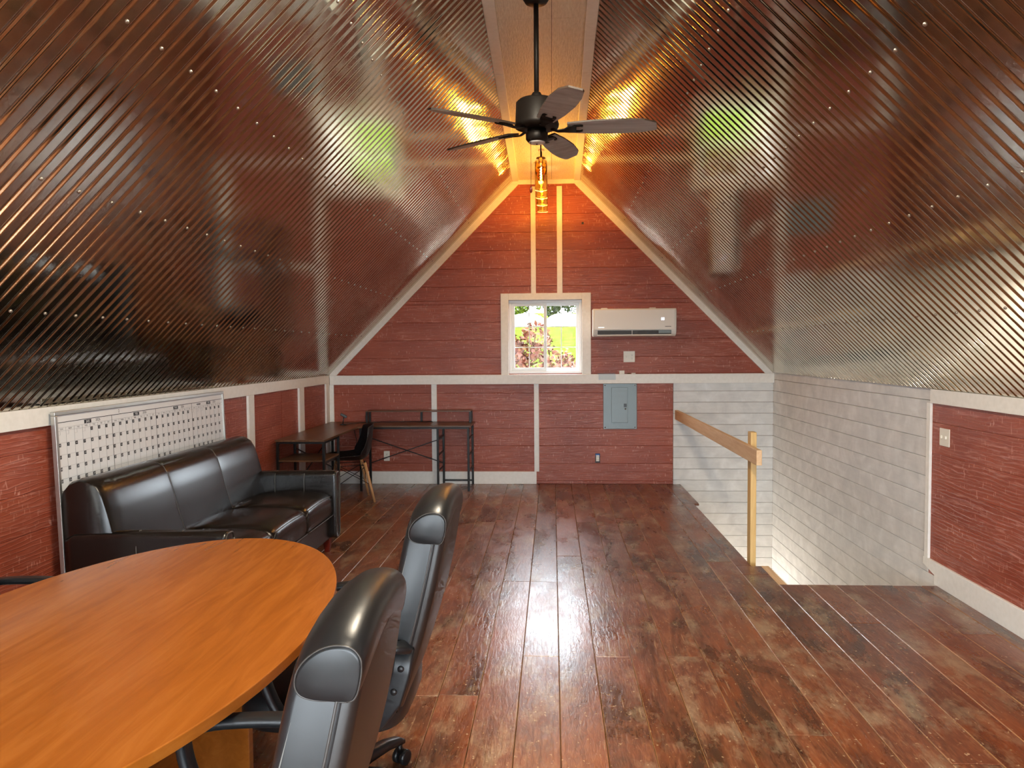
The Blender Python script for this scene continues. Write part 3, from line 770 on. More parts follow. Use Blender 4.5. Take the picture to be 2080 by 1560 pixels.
# ------------------------------------------------------------------ calendar board
_tc = {}
def text2d(txt):
    if txt not in _tc:
        cu = bpy.data.curves.new('t', 'FONT'); cu.body = txt; cu.size = 1; cu.align_x = 'CENTER'; cu.align_y = 'CENTER'; cu.resolution_u = 2
        o = bpy.data.objects.new('t', cu); COL.objects.link(o)
        dg = bpy.context.evaluated_depsgraph_get(); dg.update(); me = bpy.data.meshes.new_from_object(o.evaluated_get(dg))
        _tc[txt] = ([tuple(v.co) for v in me.vertices], [tuple(p.vertices) for p in me.polygons])
        bpy.data.objects.remove(o); bpy.data.curves.remove(cu); bpy.data.meshes.remove(me)
    return _tc[txt]
def calendar():
    W_, H_ = 1.993, 1.255
    top, bot = XL+.045, XL+.085          # leaning slightly on the wall
    b = empty('wall_calendar', (bot, 3.725+W_/2, 0))
    tag(b, 'large framed year-planner whiteboard standing behind the sofa', 'calendar board')
    Minv = Matrix.Translation((-bot, -(3.725+W_/2), 0))
    def P(u, v, h=0): # u along the wall from the viewer's end, v down from the top
        z = H_-v; return (bot+(top-bot)*z/H_+h, 3.725+u, z+.002)
    def B(mb, *a, **k):
        o = mb.build(*a, **k)
        if o.parent is b: o.matrix_parent_inverse = Minv
        return o
    def slab(mb, u0, u1, v0, v1, h0, h1):
        return mb.add([P(u0, v0, h0), P(u1, v0, h0), P(u1, v1, h0), P(u0, v1, h0), P(u0, v0, h1), P(u1, v0, h1), P(u1, v1, h1), P(u0, v1, h1)],
                      [(0,1,2,3), (4,7,6,5), (0,4,5,1), (1,5,6,2), (2,6,7,3), (3,7,4,0)])
    pan = B(slab(MB(), .01, W_-.01, .01, H_-.01, -.006, .004), 'panel', M['wbwhite'], b)
    f = .021
    for u0, u1, v0, v1 in ((0, W_, 0, f), (0, W_, H_-f, H_), (0, f, f, H_-f), (W_-f, W_, f, H_-f)):
        B(slab(MB(), u0, u1, v0, v1, -.012, .014), 'frame_rail', M['alu'], b, bevel=.003)
    ink, thin, white, mk = MB(), MB(), MB(), MB()
    def rect(mb, u0, u1, v0, v1, h): slab(mb, u0, u1, v0, v1, h-.0006, h)
    def text(mb, t, u, v, size, h, sx=1.0):
        vs, fs = text2d(t); mb.add([P(u+x*size*sx, v-y*size, h) for x, y in [(p[0], p[1]) for p in vs]], fs)
    months = ['JAN', 'FEB', 'MAR', 'APR', 'MAY', 'JUN', 'JUL', 'AUG', 'SEP', 'OCT', 'NOV', 'DEC']
    ndays = [31, 28, 31, 30, 31, 30, 31, 31, 30, 31, 30, 31]; first = [4, 0, 0, 3, 5, 1, 3, 6, 2, 4, 0, 2]
    u_0, u_1 = .024, W_-.024; mw = (u_1-u_0)/4; cw = mw/7; bh = .362; rh = .0634; v_0 = .060
    hp = .0052
    for r in range(3):
        vb = v_0+bh*r
        rect(ink, u_0, u_1, vb-.0016, vb+.0016, hp)
        rect(thin, u_0, u_1, vb+.027, vb+.0278, hp); 
        for k in range(6): rect(thin, u_0, u_1, vb+.0445+rh*k, vb+.0453+rh*k, hp)
        for m in range(4):
            um = u_0+mw*m; mi = r*4+m
            if m: rect(ink, um-.0012, um+.0012, vb, vb+bh, hp)
            rect(ink, um+mw*.47, um+mw*.47+.062, vb+.004, vb+.024, hp)
            text(white, months[mi], um+mw*.47+.031, vb+.014, .019, hp+.0006)
            text(mk, '2026', um+mw*.47+.062+.062, vb+.013, .022, hp)
            for d in range(7):
                ud = um+cw*d
                if d: rect(thin, ud-.0004, ud+.0004, vb+.027, vb+.0445+rh*5, hp)
                text(ink, ('SUN', 'MON', 'TUE', 'WED', 'THU', 'FRI', 'SAT')[d], ud+cw/2, vb+.036, .0115, hp)
            for day in range(1, ndays[mi]+1):
                p = first[mi]+day-1; rr, cc = divmod(p, 7)
                ud = um+cw*cc+.003; vv = vb+.047+rh*rr
                if rr > 4:
                    rr = 4; vv = vb+.047+rh*4.55; ud += cw*.45
                    a_, b_ = um+cw*cc, vb+.0445+rh*4
                    mb = thin; mb.add([P(a_, b_+rh, hp), P(a_+.001, b_+rh, hp), P(a_+cw, b_, hp), P(a_+cw-.001, b_, hp)], [(0,1,2,3)])
                rect(ink, ud, ud+.0195, vv, vv+.0185, hp)
                text(white, str(day), ud+.0097, vv+.0095, .015, hp+.0006)
            for d in range(first[mi] if first[mi] < 5 else 0):
                ud = um+cw*d+.003; vv = vb+.047
                for q in ((ud, ud+.0195, vv+.018, vv+.0185), (ud+.019, ud+.0195, vv, vv+.0185)): rect(thin, *q, hp)
    text(mk, '2', .585, .042, .026, hp)
    for k in range(7):      # illegible marker scribble
        uu = u_0+mw*3+.075+.009*k; rect(mk, uu, uu+.006, v_0+.010-.003*(k % 2), v_0+.017+.002*(k % 3), hp)
    for mb, nm, mt in ((ink, 'black_print', 'ink'), (thin, 'grid_lines', 'greyline'), (white, 'white_numerals', 'paper'), (mk, 'handwriting', 'marker')):
        o = B(mb, nm, M[mt], pan); o['kind'] = 'stuff'
calendar()

# ------------------------------------------------------------------ L-shaped desk, things on it, chair
def desk():
    d = empty('corner_desk', (-2.3, 8.3, 0)); Ti = Matrix.Translation((2.3, -8.3, 0))
    tag(d, 'brown L-shaped corner desk with black metal frame by the back wall', 'desk')
    def B(mb, *a, **k):
        o = mb.build(*a, **k); o.matrix_parent_inverse = Ti; return o
    K = M['bmetal']; zt = .735
    B(MB().prism([(-2.605, 6.83), (-2.135, 6.83), (-2.135, 8.02), (-2.02, 8.14), (-2.02, 8.615), (-2.605, 8.615)], 'z', zt-.018, zt), 'desk_top', M['desky'], d, bevel=.002)
    B(MB().box(-2.018, -.905, 8.14, 8.615, zt-.018, zt), 'desk_top', M['desk'], d, bevel=.002)
    B(MB().box(-2.15, -.935, 8.44, 8.61, .862, .876), 'monitor_shelf', M['desk'], d, bevel=.002)
    p = .024
    def post(x, y, z0, z1, nm='leg'): return B(MB().box(x-p/2, x+p/2, y-p/2, y+p/2, z0, z1), nm, K, d, bevel=.002)
    def bar(a, b, w=.018, nm='rail'): return B(MB().bar(a, b, w, w), nm, K, d)
    for x in (-2.14, -.945):
        for y in (8.46, 8.60): post(x, y, zt, .862, 'shelf_post')
    post(-1.53, 8.60, zt, .862, 'shelf_post')
    for x in (-2.14, -1.275, -.935):
        post(x, 8.165, 0, zt-.018); post(x, 8.60, 0, zt-.018)
    post(-2.59, 8.60, 0, zt-.018); post(-2.59, 6.86, 0, zt-.018); post(-2.15, 6.86, 0, zt-.018); post(-2.59, 7.33, 0, zt-.018); post(-2.15, 7.33, 0, zt-.018)
    for x in (-1.275, -.935):
        for z in (.22, .40, .58): bar((x, 8.165, z), (x, 8.60, z), .014, 'rung')
    bar((-1.275, 8.60, .05), (-.935, 8.60, .05)); bar((-1.275, 8.165, zt-.03), (-.935, 8.165, zt-.03)); bar((-2.14, 8.165, zt-.03), (-1.275, 8.165, zt-.03))
    bar((-2.14, 8.605, .545), (-1.275, 8.605, .25), .010, 'cross_brace'); bar((-2.14, 8.605, .25), (-1.275, 8.605, .545), .010, 'cross_brace')
    bar((-2.595, 7.33, .6), (-2.595, 8.6, .2), .010, 'cross_brace'); bar((-2.595, 7.33, .2), (-2.595, 8.6, .6), .010, 'cross_brace')
    for y in (6.86, 7.33):
        bar((-2.59, y, zt-.03), (-2.15, y, zt-.03))
    for x in (-2.59, -2.15):
        bar((x, 6.86, .515), (x, 7.33, .515)); bar((x, 6.86, .06), (x, 7.33, .06)); bar((x, 6.86, zt-.03), (x, 7.33, zt-.03))
    B(MB().box(-2.60, -2.14, 6.85, 7.34, .525, .540), 'shelf', M['desky'], d, bevel=.002)
    B(MB().box(-2.60, -2.14, 6.85, 7.34, .085, .100), 'shelf', M['desky'], d, bevel=.002)
desk()
wc_ = empty('webcam', (-2.36, 8.25, .7355)); tag(wc_, 'small black webcam on a bent stand at the corner of the desk', 'webcam')
MB().lathe([(.035, 0), (.038, .004), (.03, .010), (.008, .013)], (0, 0, 0), 20).build('base', M['bplastic'], wc_, smooth=True)
MB().tube([(0, 0, .01), (.004, 0, .05), (.012, -.005, .085)], .006, 8).build('stalk', M['bplastic'], wc_, smooth=True)
MB().obox((.012, -.008, .105), (.8, .25, -.5), (-.25, .97, .08), (.5, .06, .86), .040, .014, .015).build('camera_head', M['bplastic'], wc_, bevel=.005)
tag(MB().tube([(-2.345, 8.27, .742), (-2.2, 8.46, .739), (-2.0, 8.54, .740), (-1.86, 8.52, .744), (-1.75, 8.56, .741), (-1.4, 8.58, .739)], .0035, 6).build('cable', M['bplastic'], smooth=True), 'thin black cable lying along the back of the desk', 'cable')
tag(MB().tube([(-2.33, 8.56, .71), (-2.315, 8.57, .62), (-2.30, 8.59, .52), (-2.31, 8.60, .40), (-2.34, 8.60, .30)], .0035, 6).build('cable', M['bplastic'], smooth=True), 'thin black cable hanging in a curve below the desk corner', 'cable')

def shell_chair():
    c = empty('shell_chair', (-2.13, 7.66, 0), math.pi+.40)
    tag(c, 'black moulded shell chair with light wooden legs at the corner desk', 'chair')
    # profile of the shell in local x (front +) and z
    prof = [(.235, .425), (.22, .442), (.12, .440), (0, .428), (-.10, .428), (-.16, .445), (-.20, .49), (-.222, .56), (-.238, .66), (-.250, .76), (-.256, .805)]
    nv = 13; top = []
    for i, (x, z) in enumerate(prof):
        t = i/(len(prof)-1); hw = .225+.015*math.sin(math.pi*t) if t < .9 else .17
        if t < .1: hw = .20
        lift = .065*(1-abs(2*t-1)**2)+.012
        row = []
        for k in range(nv):
            s = -1+2*k/(nv-1)
            row.append((x+(.085*s*s if t > .45 else 0), hw*s, z+(lift*abs(s)**3 if t <= .75 else .0)-(.03*s*s if t > .92 else 0)))
        top.append(row)
    mb = MB(); n = len(top)
    for r in top: mb.v += r
    for i in range(n-1):
        for k in range(nv-1): mb.f.append((i*nv+k, i*nv+k+1, (i+1)*nv+k+1, (i+1)*nv+k))
    o = mb.build('shell', M['shellb'], c, smooth=True)
    md = o.modifiers.new('s', 'SOLIDIFY'); md.thickness = .009; md.offset = 0
    sb = o.modifiers.new('u', 'SUBSURF'); sb.levels = 1; sb.render_levels = 2
    mount = []
    for sx, sy in ((1, 1), (1, -1), (-1, 1), (-1, -1)):
        a, b = Vector((.13*sx-.01, .12*sy, .405)), Vector((.205*sx-.02, .205*sy, 0))
        MB().tube([a, a+(b-a)*.5, b], [.0165, .0155, .011], 12).build('leg', M['beech'], c, smooth=True)
        MB().tube([a+Vector((0, 0, .02)), a+(b-a)*.12], .009, 8).build('bracket', M['bmetal'], c, smooth=True)
        mount.append((a, b))
    wr = lambda p, q: MB().tube([p, q], .0035, 6).build('wire_brace', M['bmetal'], c, smooth=True)
    at = lambda i, t: mount[i][0]+(mount[i][1]-mount[i][0])*t
    for i, j in ((0, 1), (2, 3), (0, 2), (1, 3)):
        wr(at(i, .1), at(j, .55)); wr(at(j, .1), at(i, .55))
    for i, j in ((0, 1), (1, 3), (3, 2), (2, 0)): wr(at(i, .06), at(j, .06))
shell_chair()

# ------------------------------------------------------------------ stair railing
rl = empty('stair_railing', (1.45, 5.5, 0)); Tr = Matrix.Translation((-1.45, -5.5, 0))
tag(rl, 'raw pine railing along the stair opening', 'railing')
o = MB().box(1.400, 1.438, 5.20, 8.647, .752, .858).build('rail', M['pine'], rl, bevel=.003); o.matrix_parent_inverse = Tr
o = MB().box(1.440, 1.482, 5.50, 5.588, -.25, .948).build('post', M['pinez'], rl, bevel=.003); o.matrix_parent_inverse = Tr

# ------------------------------------------------------------------ air conditioner, panel, plates
def air_conditioner():
    x0, x1, z0, z1 = .452, 1.386, 1.704, 2.018
    a = empty('air_conditioner', ((x0+x1)/2, D, z0)); T = Matrix.Translation((-(x0+x1)/2, -D, -z0))
    tag(a, 'white wall-mounted split air conditioner to the right of the window', 'air conditioner')
    def B(mb, *aa, **k):
        o = mb.build(*aa, **k); o.matrix_parent_inverse = T; return o
    body = [(D, z0+.005), (D-.13, z0), (D-.175, z0+.018), (D-.195, z0+.055), (D-.20, z0+.09), (D-.20, z1-.03), (D-.185, z1), (D, z1)]
    B(MB().prism(body, 'x', x0, x1), 'body', M['acw'], a, bevel=.010, seg=3)
    B(MB().box(x0+.02, x1-.02, D-.207, D-.198, z0+.075, z1-.012), 'front_panel', M['acw'], a, bevel=.006, seg=3)
    B(MB().box(x0+.055, x1-.06, D-.203, D-.15, z0+.022, z0+.068), 'outlet_slot', M['louvre'], a)
    fl = [(D-.213, z0+.012), (D-.200, z0+.008), (D-.17, z0+.004), (D-.17, z0+.010), (D-.200, z0+.017), (D-.212, z0+.022)]
    B(MB().prism(fl, 'x', x0+.05, x1-.055), 'flap', M['acw'], a, bevel=.001)
    B(MB().box((x0+x1)/2-.03, (x0+x1)/2-.026, D-.206, D-.19, z0+.02, z0+.068), 'louvre_pin', M['acw'], a)
    B(MB().box(x1-.20, x1-.065, D-.2045, D-.19, z0+.034, z0+.066), 'side_vane', M['grey'], a)
    for x in (x0+.10, x1-.29): B(MB().box(x, x+.07, D-.12, D-.03, z1, z1+.012), 'top_clip', M['acw'], a, bevel=.004)
    B(MB().box(x1-.172, x1-.155, D-.2085, D-.2068, z1-.135, z1-.105).box(x1-.150, x1-.137, D-.2085, D-.2068, z1-.135, z1-.105), 'display', M['display'], a)
    lt = MB()
    for k in range(8): lt.box(x1-.128+.0085*k, x1-.122+.0085*k, D-.2076, D-.2068, z0+.105, z0+.113)
    B(lt, 'lettering', M['ink'], a)
    B(MB().box(x0+.06, x0+.13, D-.2076, D-.2068, z0+.098, z0+.108), 'badge', M['alu'], a)
air_conditioner()
def breaker_panel():
    x0, x1, z0, z1 = .580, .966, .640, 1.166
    p = empty('breaker_panel', ((x0+x1)/2, D, z0)); T = Matrix.Translation((-(x0+x1)/2, -D, -z0))
    tag(p, 'grey steel electrical breaker panel below the ledge on the back wall', 'electrical panel')
    def B(mb, *a, **k):
        o = mb.build(*a, **k)
        if o.parent is p: o.matrix_parent_inverse = T
        return o
    B(MB().box(x0, x1, D-.014, D, z0, z1), 'cover', M['grey'], p, bevel=.004)
    dr = B(MB().box(x0+.095, x1-.105, D-.022, D-.015, z0+.075, z1-.045), 'door', M['grey'], p, bevel=.003)
    B(MB().box(x1-.150, x1-.118, D-.026, D-.022, z0+.255, z0+.295), 'latch', M['bplastic'], dr, bevel=.002)
    B(MB().tube([(x1-.132, D-.020, z0+.235), (x1-.132, D-.029, z0+.235)], .010, 12), 'lock', M['chrome'], dr, smooth=True)
    B(MB().box(x0+.088, x0+.094, D-.021, D-.014, z0+.075, z1-.045), 'hinge', M['grey'], p)
    for x in (x0+.022, x1-.022):
        for z in (z0+.02, z1-.02): B(MB().tube([(x, D-.013, z), (x, D-.018, z)], [.008, .006], 10), 'screw', M['chrome'], p, smooth=True)
breaker_panel()
def outlet_holes(B, cx, cz, p, Y):
    for dz in (.019, -.019):
        f = B(MB().tube([(cx, Y, cz+dz), (cx, Y-.002, cz+dz)], .0165, 16), 'socket', M['plate'], p)
        for s in (-1, 1): B(MB().box(cx+s*.006-.0012, cx+s*.006+.0012, Y-.0026, Y-.002, cz+dz-.001, cz+dz+.008), 'slot', M['ink'], f)
        B(MB().tube([(cx, Y-.002, cz+dz-.008), (cx, Y-.0026, cz+dz-.008)], .003, 8), 'slot', M['ink'], f)
def back_plate(name, x0, x1, z0, z1, label, cat, what):
    e = empty(name, ((x0+x1)/2, D, z0)); T = Matrix.Translation((-(x0+x1)/2, -D, -z0)); tag(e, label, cat)
    def B(mb, *a, **k):
        o = mb.build(*a, **k)
        if o.parent is e: o.matrix_parent_inverse = T
        return o
    B(MB().box(x0, x1, D-.006, D, z0, z1), 'plate', M['plate'], e, bevel=.002)
    w = (x1-x0)/len(what)
    for i, k in enumerate(what):
        cx, cz = x0+w*(i+.5), (z0+z1)/2
        if k == 't':
            B(MB().box(cx-.006, cx+.006, D-.016, D-.006, cz-.008, cz+.012), 'toggle', M['plate'], e, bevel=.002)
        else: outlet_holes(B, cx, cz, e, D-.006)
    return e
back_plate('switch_plate', .814, .944, 1.412, 1.538, 'ivory double plate with a switch and an outlet below the air conditioner', 'switch plate', 'to')
back_plate('wall_outlet', -1.992, -1.922, .268, .386, 'white wall outlet under the desk', 'outlet', 'o')
e = empty('open_outlet_box', (.515, D, .25)); T = Matrix.Translation((-.515, -D, -.25)); tag(e, 'uncovered outlet in a blue box low on the back wall', 'outlet')
for mb, nm, mt in ((MB().box(.487, .543, D-.003, D, .247, .357), 'box_rim', 'ink'), (MB().box(.491, .539, D-.005, D-.003, .318, .353), 'blue_box', 'blue'), (MB().box(.497, .533, D-.012, D-.003, .266, .336), 'receptacle', 'plate')):
    o = mb.build(nm, M[mt], e, bevel=.001); o.matrix_parent_inverse = T
for dz in (.283, .318):
    for s in (-1, 1):
        o = MB().box(.515+s*.007-.0015, .515+s*.007+.0015, D-.0128, D-.012, dz-.004, dz+.006).build('slot', M['ink'], e); o.matrix_parent_inverse = T
# right wall switch
e = empty('light_switch', (XR, 4.915, .92)); T = Matrix.Translation((-XR, -4.915, -.92)); tag(e, 'white double light switch on the red right wall', 'switch plate')
for mb, nm in ((MB().box(XR-.006, XR, 4.855, 4.975, .922, 1.036), 'plate'), (MB().box(XR-.018, XR-.006, 4.882, 4.894, .97, .99), 'toggle'), (MB().box(XR-.018, XR-.006, 4.936, 4.948, .97, .99), 'toggle')):
    o = mb.build(nm, M['plate'], e, bevel=.002); o.matrix_parent_inverse = T
# small things on the ledge
ZL = 1.2772
tag(MB().box(.515, .715, D-.042, D-.004, ZL, ZL+.010).build('notebook', plain('grey_violet_cover', (120,96,98), .5), bevel=.002), 'thin dark notebook lying on the ledge right of the window', 'notebook')
tag(MB().box(.525, .72, D-.0475, D-.0455, 1.212, 1.278).build('paper_sheet', plain('pale_blue_paper', (206,220,226), .6)), 'pale blue paper hanging over the ledge under the notebook', 'paper')
tag(MB().box(.762, .822, D-.04, D-.008, ZL, ZL+.040).build('small_box', M['plate'], bevel=.002), 'small white box on the ledge below the double plate', 'box')
tag(MB().lathe([(.018, 0), (.020, .004), (.016, .010), (.006, .012)], (.872, D-.024, ZL), 16).build('knob', M['brass'], smooth=True), 'small brown knob on the ledge beside the white box', 'knob')
tag(MB().box(.902, .948, D-.038, D-.010, ZL, ZL+.012).build('wall_anchor_pack', M['plate'], bevel=.002), 'flat white packet at the right end of the ledge clutter', 'packet')
# square knot-like cover on the gable
tag(MB().box(.339, .362, D-.004, D, 2.995, 3.02).build('wall_cover', M['louvre'], bevel=.001), 'tiny dark square cover high on the red gable', 'wall cover')

# ------------------------------------------------------------------ ceiling fan
def fan():
    cx, cy = -.08, 4.12
    f = empty('ceiling_fan', (cx, cy, ZT)); T = Matrix.Translation((0, 0, 0))
    tag(f, 'five-blade dark bronze ceiling fan on a long downrod', 'ceiling fan')
    z = lambda v: v-ZT
    Bz = M['bronze']
    MB().lathe([(.075, z(3.504)), (.075, z(3.46)), (.06, z(3.435)), (.022, z(3.425))], (0, 0, 0), 28).build('canopy', Bz, f, smooth=True)
    MB().tube([(0, 0, z(3.45)), (0, 0, z(2.90))], .0135, 16).build('downrod', Bz, f, smooth=True)
    MB().lathe([(.022, z(2.955)), (.030, z(2.94)), (.032, z(2.915)), (.098, z(2.913)), (.112, z(2.900)), (.1165, z(2.80)), (.121, z(2.785)), (.119, z(2.770)), (.095, z(2.760)), (.06, z(2.757))], (0, 0, 0), 40).build('motor_housing', Bz, f, smooth=True)
    MB().lathe([(.052, z(2.76)), (.052, z(2.742)), (.060, z(2.738)), (.060, z(2.706)), (.054, z(2.698)), (.047, z(2.690))], (0, 0, 0), 32).build('switch_housing', Bz, f, smooth=True)
    MB().lathe([(.046, z(2.692)), (.044, z(2.686)), (.030, z(2.682)), (.006, z(2.681))], (0, 0, 0), 28).build('bottom_cap', M['vinyl'], f, smooth=True)
    MB().lathe([(.005, z(2.6815)), (.004, z(2.678))], (0, 0, 0), 10).build('cap_screw', M['ink'], f)
    for k in range(5):
        a = math.radians(71+72*k); d = Vector((math.cos(a), math.sin(a), 0)); n = Vector((-d.y, d.x, 0)); up = Vector((0, 0, 1))
        pt = math.radians(-13); wv = n*math.cos(pt)+up*math.sin(pt); tv = d.cross(wv)
        o = Vector((0, 0, z(2.765)))
        outl = [(.165, -.048), (.165, .048), (.30, .066), (.45, .073), (.56, .066), (.635, .050), (.652, .038), (.640, -.030), (.575, -.062), (.45, -.073), (.30, -.066)]
        th = .0045
        vs = [o+d*r+wv*w+tv*s*th for s in (-1, 1) for r, w in outl]; m = len(outl)
        b = MB().add(vs, [tuple(range(m)), tuple(range(2*m-1, m-1, -1))]+[(i, (i+1) % m, (i+1) % m+m, i+m) for i in range(m)]).build('blade', None, f)
        # grain runs along the blade: object space follows the fan, so give each blade its own frame
        b.data.materials.append(M['blade']); b.data.materials.append(M['bladeedge'])
        for p in b.data.polygons:
            if len(p.vertices) == 4: p.material_index = 1
        br = MB()
        zz = lambda r: 0
        br.loft([[o+d*r+up*h+wv*u+tv*v for u, v in rrect(w, .004, .003, 2)] for r, h, w in ((.075, -.004, .014), (.115, -.018, .012), (.150, -.016, .018), (.175, -.010, .034), (.215, -.008, .038))])
        for s in (-1, 1): br.loft([[o+d*r+wv*(s*c)+tv*0+up*h+wv*u+tv*v for u, v in rrect(.009, .004, .003, 2)] for r, h, c in ((.20, -.008, .028), (.235, -.007, .030), (.25, -.006, .024))])
        br.build('blade_bracket', Bz, f, smooth=True)
    # pull chain
    cm = MB(); x, y = -.032, -.045
    for i in range(44):
        zc = z(2.70)-.0058*i
        cm.lathe([(.0006, zc), (.0020, zc-.0012), (.0020, zc-.0030), (.0006, zc-.0044)], (x, y, 0), 6)
    pc = cm.build('pull_chain', M['bronze'], f, smooth=True)
    MB().lathe([(.001, z(2.445)), (.005, z(2.440)), (.008, z(2.425)), (.007, z(2.414)), (.002, z(2.408))], (x, y, 0), 12).build('chain_knob', M['redleg'], pc, smooth=True)
fan()

# ------------------------------------------------------------------ fill lights added on the ridge, out of view, to brighten the room
def ridge_fill_light(Y, label, watts):
    x = -.05
    e = empty('ridge_fill_light', (x, Y, ZT)); tag(e, label, 'fill light', 'added linear fill lights along the ridge')
    MB().box(-.075, .075, -.61, .61, -.045, -.0005).build('housing', M['vinyl'], e, bevel=.006)
    MB().box(-.062, .062, -.59, .59, -.066, -.045).build('diffuser', M['fill_glow'], e, bevel=.008)
    ld = bpy.data.lights.new('lamp', 'AREA'); ld.shape = 'RECTANGLE'; ld.size = .12; ld.size_y = 1.16; ld.energy = watts; ld.color = (1.0, .86, .66)
    lo = bpy.data.objects.new('lamp', ld); COL.objects.link(lo); lo.parent = e; lo.location = (0, 0, -.068)
M['fill_glow'] = emit('fill_diffuser', (1, .90, .76), 6)  # glow shared by the added ridge and stairwell fill lights
ridge_fill_light(2.55, 'added linear fill light on the ridge, unseen just above the view', 46)
ridge_fill_light(.3, 'added linear fill light on the ridge, unseen above the viewer', 8)
e = empty('stair_fill_lamp', (1.405, 8.22, -1.75)); tag(e, 'added fill lamp, unseen on the stairwell wall below the loft floor', 'wall lamp')  # added below the line of sight to brighten the stairwell walls
MB().box(0, .03, -.11, .11, -.06, .06).build('base', M['vinyl'], e, bevel=.006)
MB().sell((.055, 0, 0), .035, .095, .05, .5, .6, 20, 10).build('diffuser', M['fill_glow'], e, smooth=True)
ld = bpy.data.lights.new('lamp', 'AREA'); ld.shape = 'RECTANGLE'; ld.size = .10; ld.size_y = .2; ld.energy = 12; ld.color = (1, .93, .84)
lo = bpy.data.objects.new('lamp', ld); COL.objects.link(lo); lo.parent = e; lo.location = (.095, 0, 0); lo.rotation_euler = (0, math.radians(-90), 0)

# ------------------------------------------------------------------ pendant lights
def pendant(Y, label):
    x = -.10
    p = empty('pendant_light', (x, Y, ZT)); tag(p, label, 'pendant light', 'amber cylinder pendants hanging in a row')
    z = lambda v: v-ZT
    MB().lathe([(.030, z(3.5045)), (.030, z(3.496)), (.012, z(3.490))], (0, 0, 0), 20).build('ceiling_rose', M['trim'], p, smooth=True)
    MB().tube([(0, 0, z(3.50)), (0, 0, z(3.335))], .0062, 10).build('stem', M['bronze'], p, smooth=True)
    MB().lathe([(.010, z(3.345)), (.042, z(3.338)), (.044, z(3.330)), (.022, z(3.326)), (.021, z(3.285)), (.016, z(3.28))], (0, 0, 0), 24).build('socket_cap', M['brass'], p, smooth=True)
    g = MB().lathe([(.0565, z(3.305)), (.0565, z(3.044)), (.0540, z(3.044)), (.0540, z(3.305)), (.0565, z(3.305))], (0, 0, 0), 36, False).build('glass_shade', M['amber'], p, smooth=True)
    for zz in (3.305, 3.044):
        MB().tube([(.0553*math.cos(a), .0553*math.sin(a), z(zz)) for a in [2*math.pi*i/36 for i in range(37)]], .0016, 5).build('shade_rim', M['amber_rim'], g, smooth=True)
    MB().tube([(-.068, 0, z(3.293)), (-.02, 0, z(3.293))], .0022, 6).build('thumb_screw', M['brass'], p, smooth=True)
    b = MB().lathe([(.012, z(3.282)), (.015, z(3.26)), (.0195, z(3.22)), (.0185, z(3.17)), (.012, z(3.13)), (.003, z(3.115))], (0, 0, 0), 18).build('bulb', M['bulbglass'], p, smooth=True)
    MB().tube([(.006*math.cos(i*1.1), .006*math.sin(i*1.1), z(3.25)-.0042*i) for i in range(27)], .0032, 5).build('filament', M['filament'], b, smooth=True)
    ld = bpy.data.lights.new('bulb_light', 'POINT'); ld.energy = PEND_W; ld.color = (1.0, .60, .25); ld.shadow_soft_size = .035
    lo = bpy.data.objects.new('bulb_light', ld); COL.objects.link(lo); lo.parent = p; lo.location = (0, 0, z(3.09))
PEND_W = 6.0
M['amber_rim'] = plain('bright_glass_rim', (250,226,170), .15)
M['bulbglass'] = glass_pane('bulb_glass', (1, .9, .7), .03)
for Y, l in ((7.0, 'nearest of the four amber glass cylinder pendants'), (7.36, 'second of the four amber glass cylinder pendants from the viewer'),
             (7.72, 'third of the four amber glass cylinder pendants from the viewer'), (8.08, 'farthest of the four amber glass cylinder pendants, closest to the back wall')):
    pendant(Y, l)

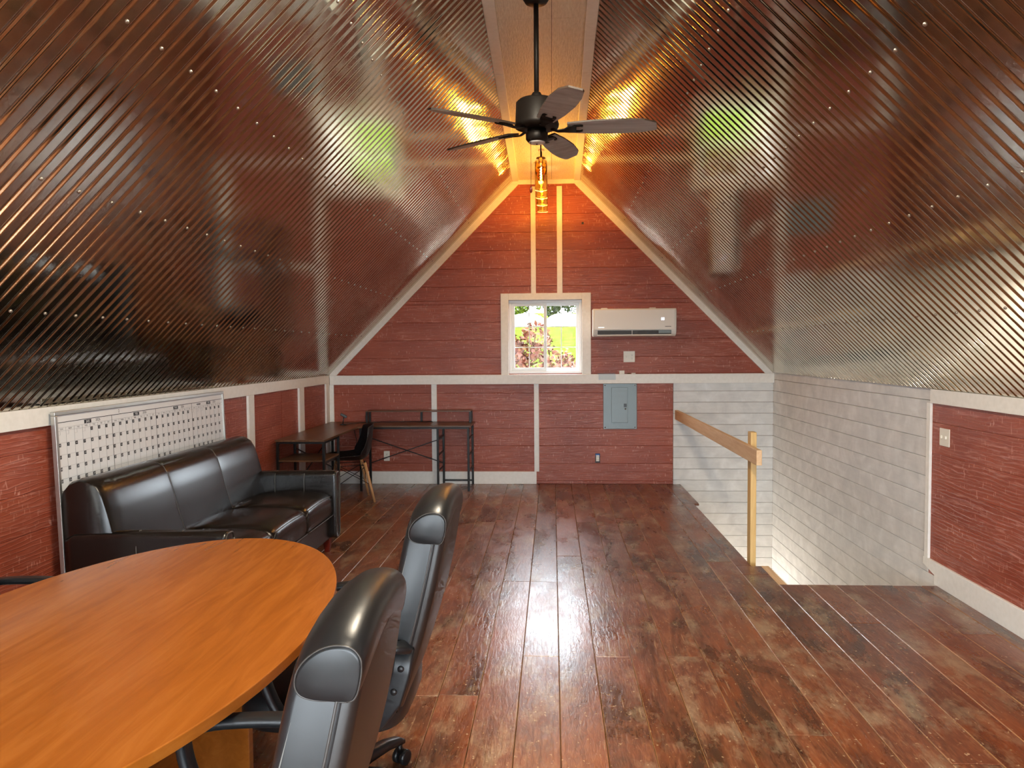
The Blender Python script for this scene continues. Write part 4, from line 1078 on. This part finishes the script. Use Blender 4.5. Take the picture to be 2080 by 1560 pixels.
# ------------------------------------------------------------------ outside the window
GZ = -2.9
def outside():
    t = NT('meadow_grass'); g = t.noise(t.coord(), 1.5, 5)
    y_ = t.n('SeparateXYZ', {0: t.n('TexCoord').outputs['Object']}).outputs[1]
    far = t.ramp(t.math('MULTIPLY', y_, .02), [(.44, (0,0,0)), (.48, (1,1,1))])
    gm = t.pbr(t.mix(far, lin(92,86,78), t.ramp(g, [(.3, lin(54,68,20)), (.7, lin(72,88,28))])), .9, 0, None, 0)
    gr = MB().loft([[(-70, y, z), (70, y, z), (70, y, z-.4), (-70, y, z-.4)] for y, z in ((-60, GZ), (18, GZ), (40, .5), (60, 3.45), (110, 7.0))]).build('ground', gm); struct(gr, 'grassy ground outside')
    def leafmat(nm, cs):
        t = NT(nm); oi = t.noise(t.coord(), 9, 2)
        return t.pbr(t.ramp(oi, [(.3, lin(*cs[0])), (.5, lin(*cs[1])), (.7, lin(*cs[2]))]), .6, 0, None, .2)
    green = leafmat('lime_leaves', ((44,58,8), (62,74,10), (80,88,16)))
    green2 = leafmat('green_leaves', ((40,54,18), (52,66,26), (66,80,34)))
    red = leafmat('copper_leaves', ((74,36,26), (92,50,34), (86,64,28)))
    bark = plain('bark', (70,56,44), .9)
    rng = np.random.default_rng(5)
    def tree(x, y, h, cr, cz, n, leaf, mat, label, name='garden_tree', rz=None, sd=0, gz=GZ):
        e = empty(name, (x, y, gz)); tag(e, label, 'tree' if name == 'garden_tree' else 'shrub')
        rz = rz or cr
        u = rng.normal(size=(n, 3)); u /= np.linalg.norm(u, axis=1)[:, None]
        rad = rng.uniform(.35, 1, n)**.5
        c = u*rad[:, None]*np.array([cr, cr, rz])*(1+.18*np.sin(u[:, :1]*7+u[:, 2:]*5))+np.array([0, 0, cz])
        a = rng.normal(size=(n, 3)); a /= np.linalg.norm(a, axis=1)[:, None]; b = np.cross(a, rng.normal(size=(n, 3))); b /= np.linalg.norm(b, axis=1)[:, None]
        s = leaf*rng.uniform(.6, 1.2, n)[:, None]
        V = np.stack([c-a*s, c+b*s*.5, c+a*s, c-b*s*.5], 1).reshape(-1, 3)
        F = np.arange(4*n).reshape(-1, 4)
        mb = MB(); mb.v = V.tolist(); mb.f = F.tolist(); cobj = mb.build('crown', mat, e); cobj['kind'] = 'stuff'
        MB().tube([(0, 0, 0), (.05*cr, 0, cz*.5), (0, .05*cr, cz)], [.05*cr+.03, .04*cr+.02, .02*cr+.01], 8).build('trunk', bark, e, smooth=True)
    # copper hedge shrubs just outside
    tree(-.62, 13.6, 0, .72, 3.78, 4200, .06, red, 'copper-leaved shrub outside, seen low in the left window panes', 'copper_shrub', 1.15, -1)
    tree(.52, 15.4, 0, .70, 3.30, 3600, .06, red, 'copper-leaved shrub outside, seen low in the right window panes', 'copper_shrub', 1.15, 1)
    for x, y, cr, m, l in ((-8.6, 68, 2.2, green, 'lime-green tree beyond the white tunnels, farthest left'), (-2.8, 67, 2.3, green, 'lime-green tree beyond the white tunnels, above the left panes'),
                           (2.9, 68, 2.3, green2, 'darker green tree beyond the white tunnels, above the right panes'), (8.8, 69, 2.3, green2, 'darker green tree beyond the white tunnels, farthest right'),
                           (.1, 73.5, 2.4, green, 'lime-green tree in the second row, between the two window sashes'), (-5.8, 73.5, 2.4, green, 'lime-green tree in the second row, toward the left'), (5.9, 74, 2.4, green2, 'darker green tree in the second row, toward the right')):
        tree(x, y, 0, cr, 4.6, 5200, .22, m, l, 'garden_tree', 4.0, 0, 3.9)
    wm = plain('white_polytunnel_film', (142,158,172), .8)
    for x, y, l in ((-2.1, 60, 'white arched polytunnel outside, seen in the left panes'), (1.0, 60, 'white arched polytunnel outside, seen in the right panes')):
        e = empty('polytunnel', (x, y, 3.30)); tag(e, l, 'polytunnel')
        r = 1.45
        arc = [(-r, 0)]+[(r*math.cos(a), .55+.62*math.sin(a)) for a in [math.pi-math.pi*k/16 for k in range(17)]]+[(r, 0)]
        MB().prism(arc, 'y', 0, 4).build('film', wm, e)
        for k in range(3):
            MB().tube([(p[0]*1.005, -.01+2*k, p[1]*1.005) for p in arc], .03, 6).build('hoop', M['alu'], e, smooth=True)
        MB().box(-.5, .5, -.04, 0, 0, .95).build('end_door', M['vinyl'], e)
outside()
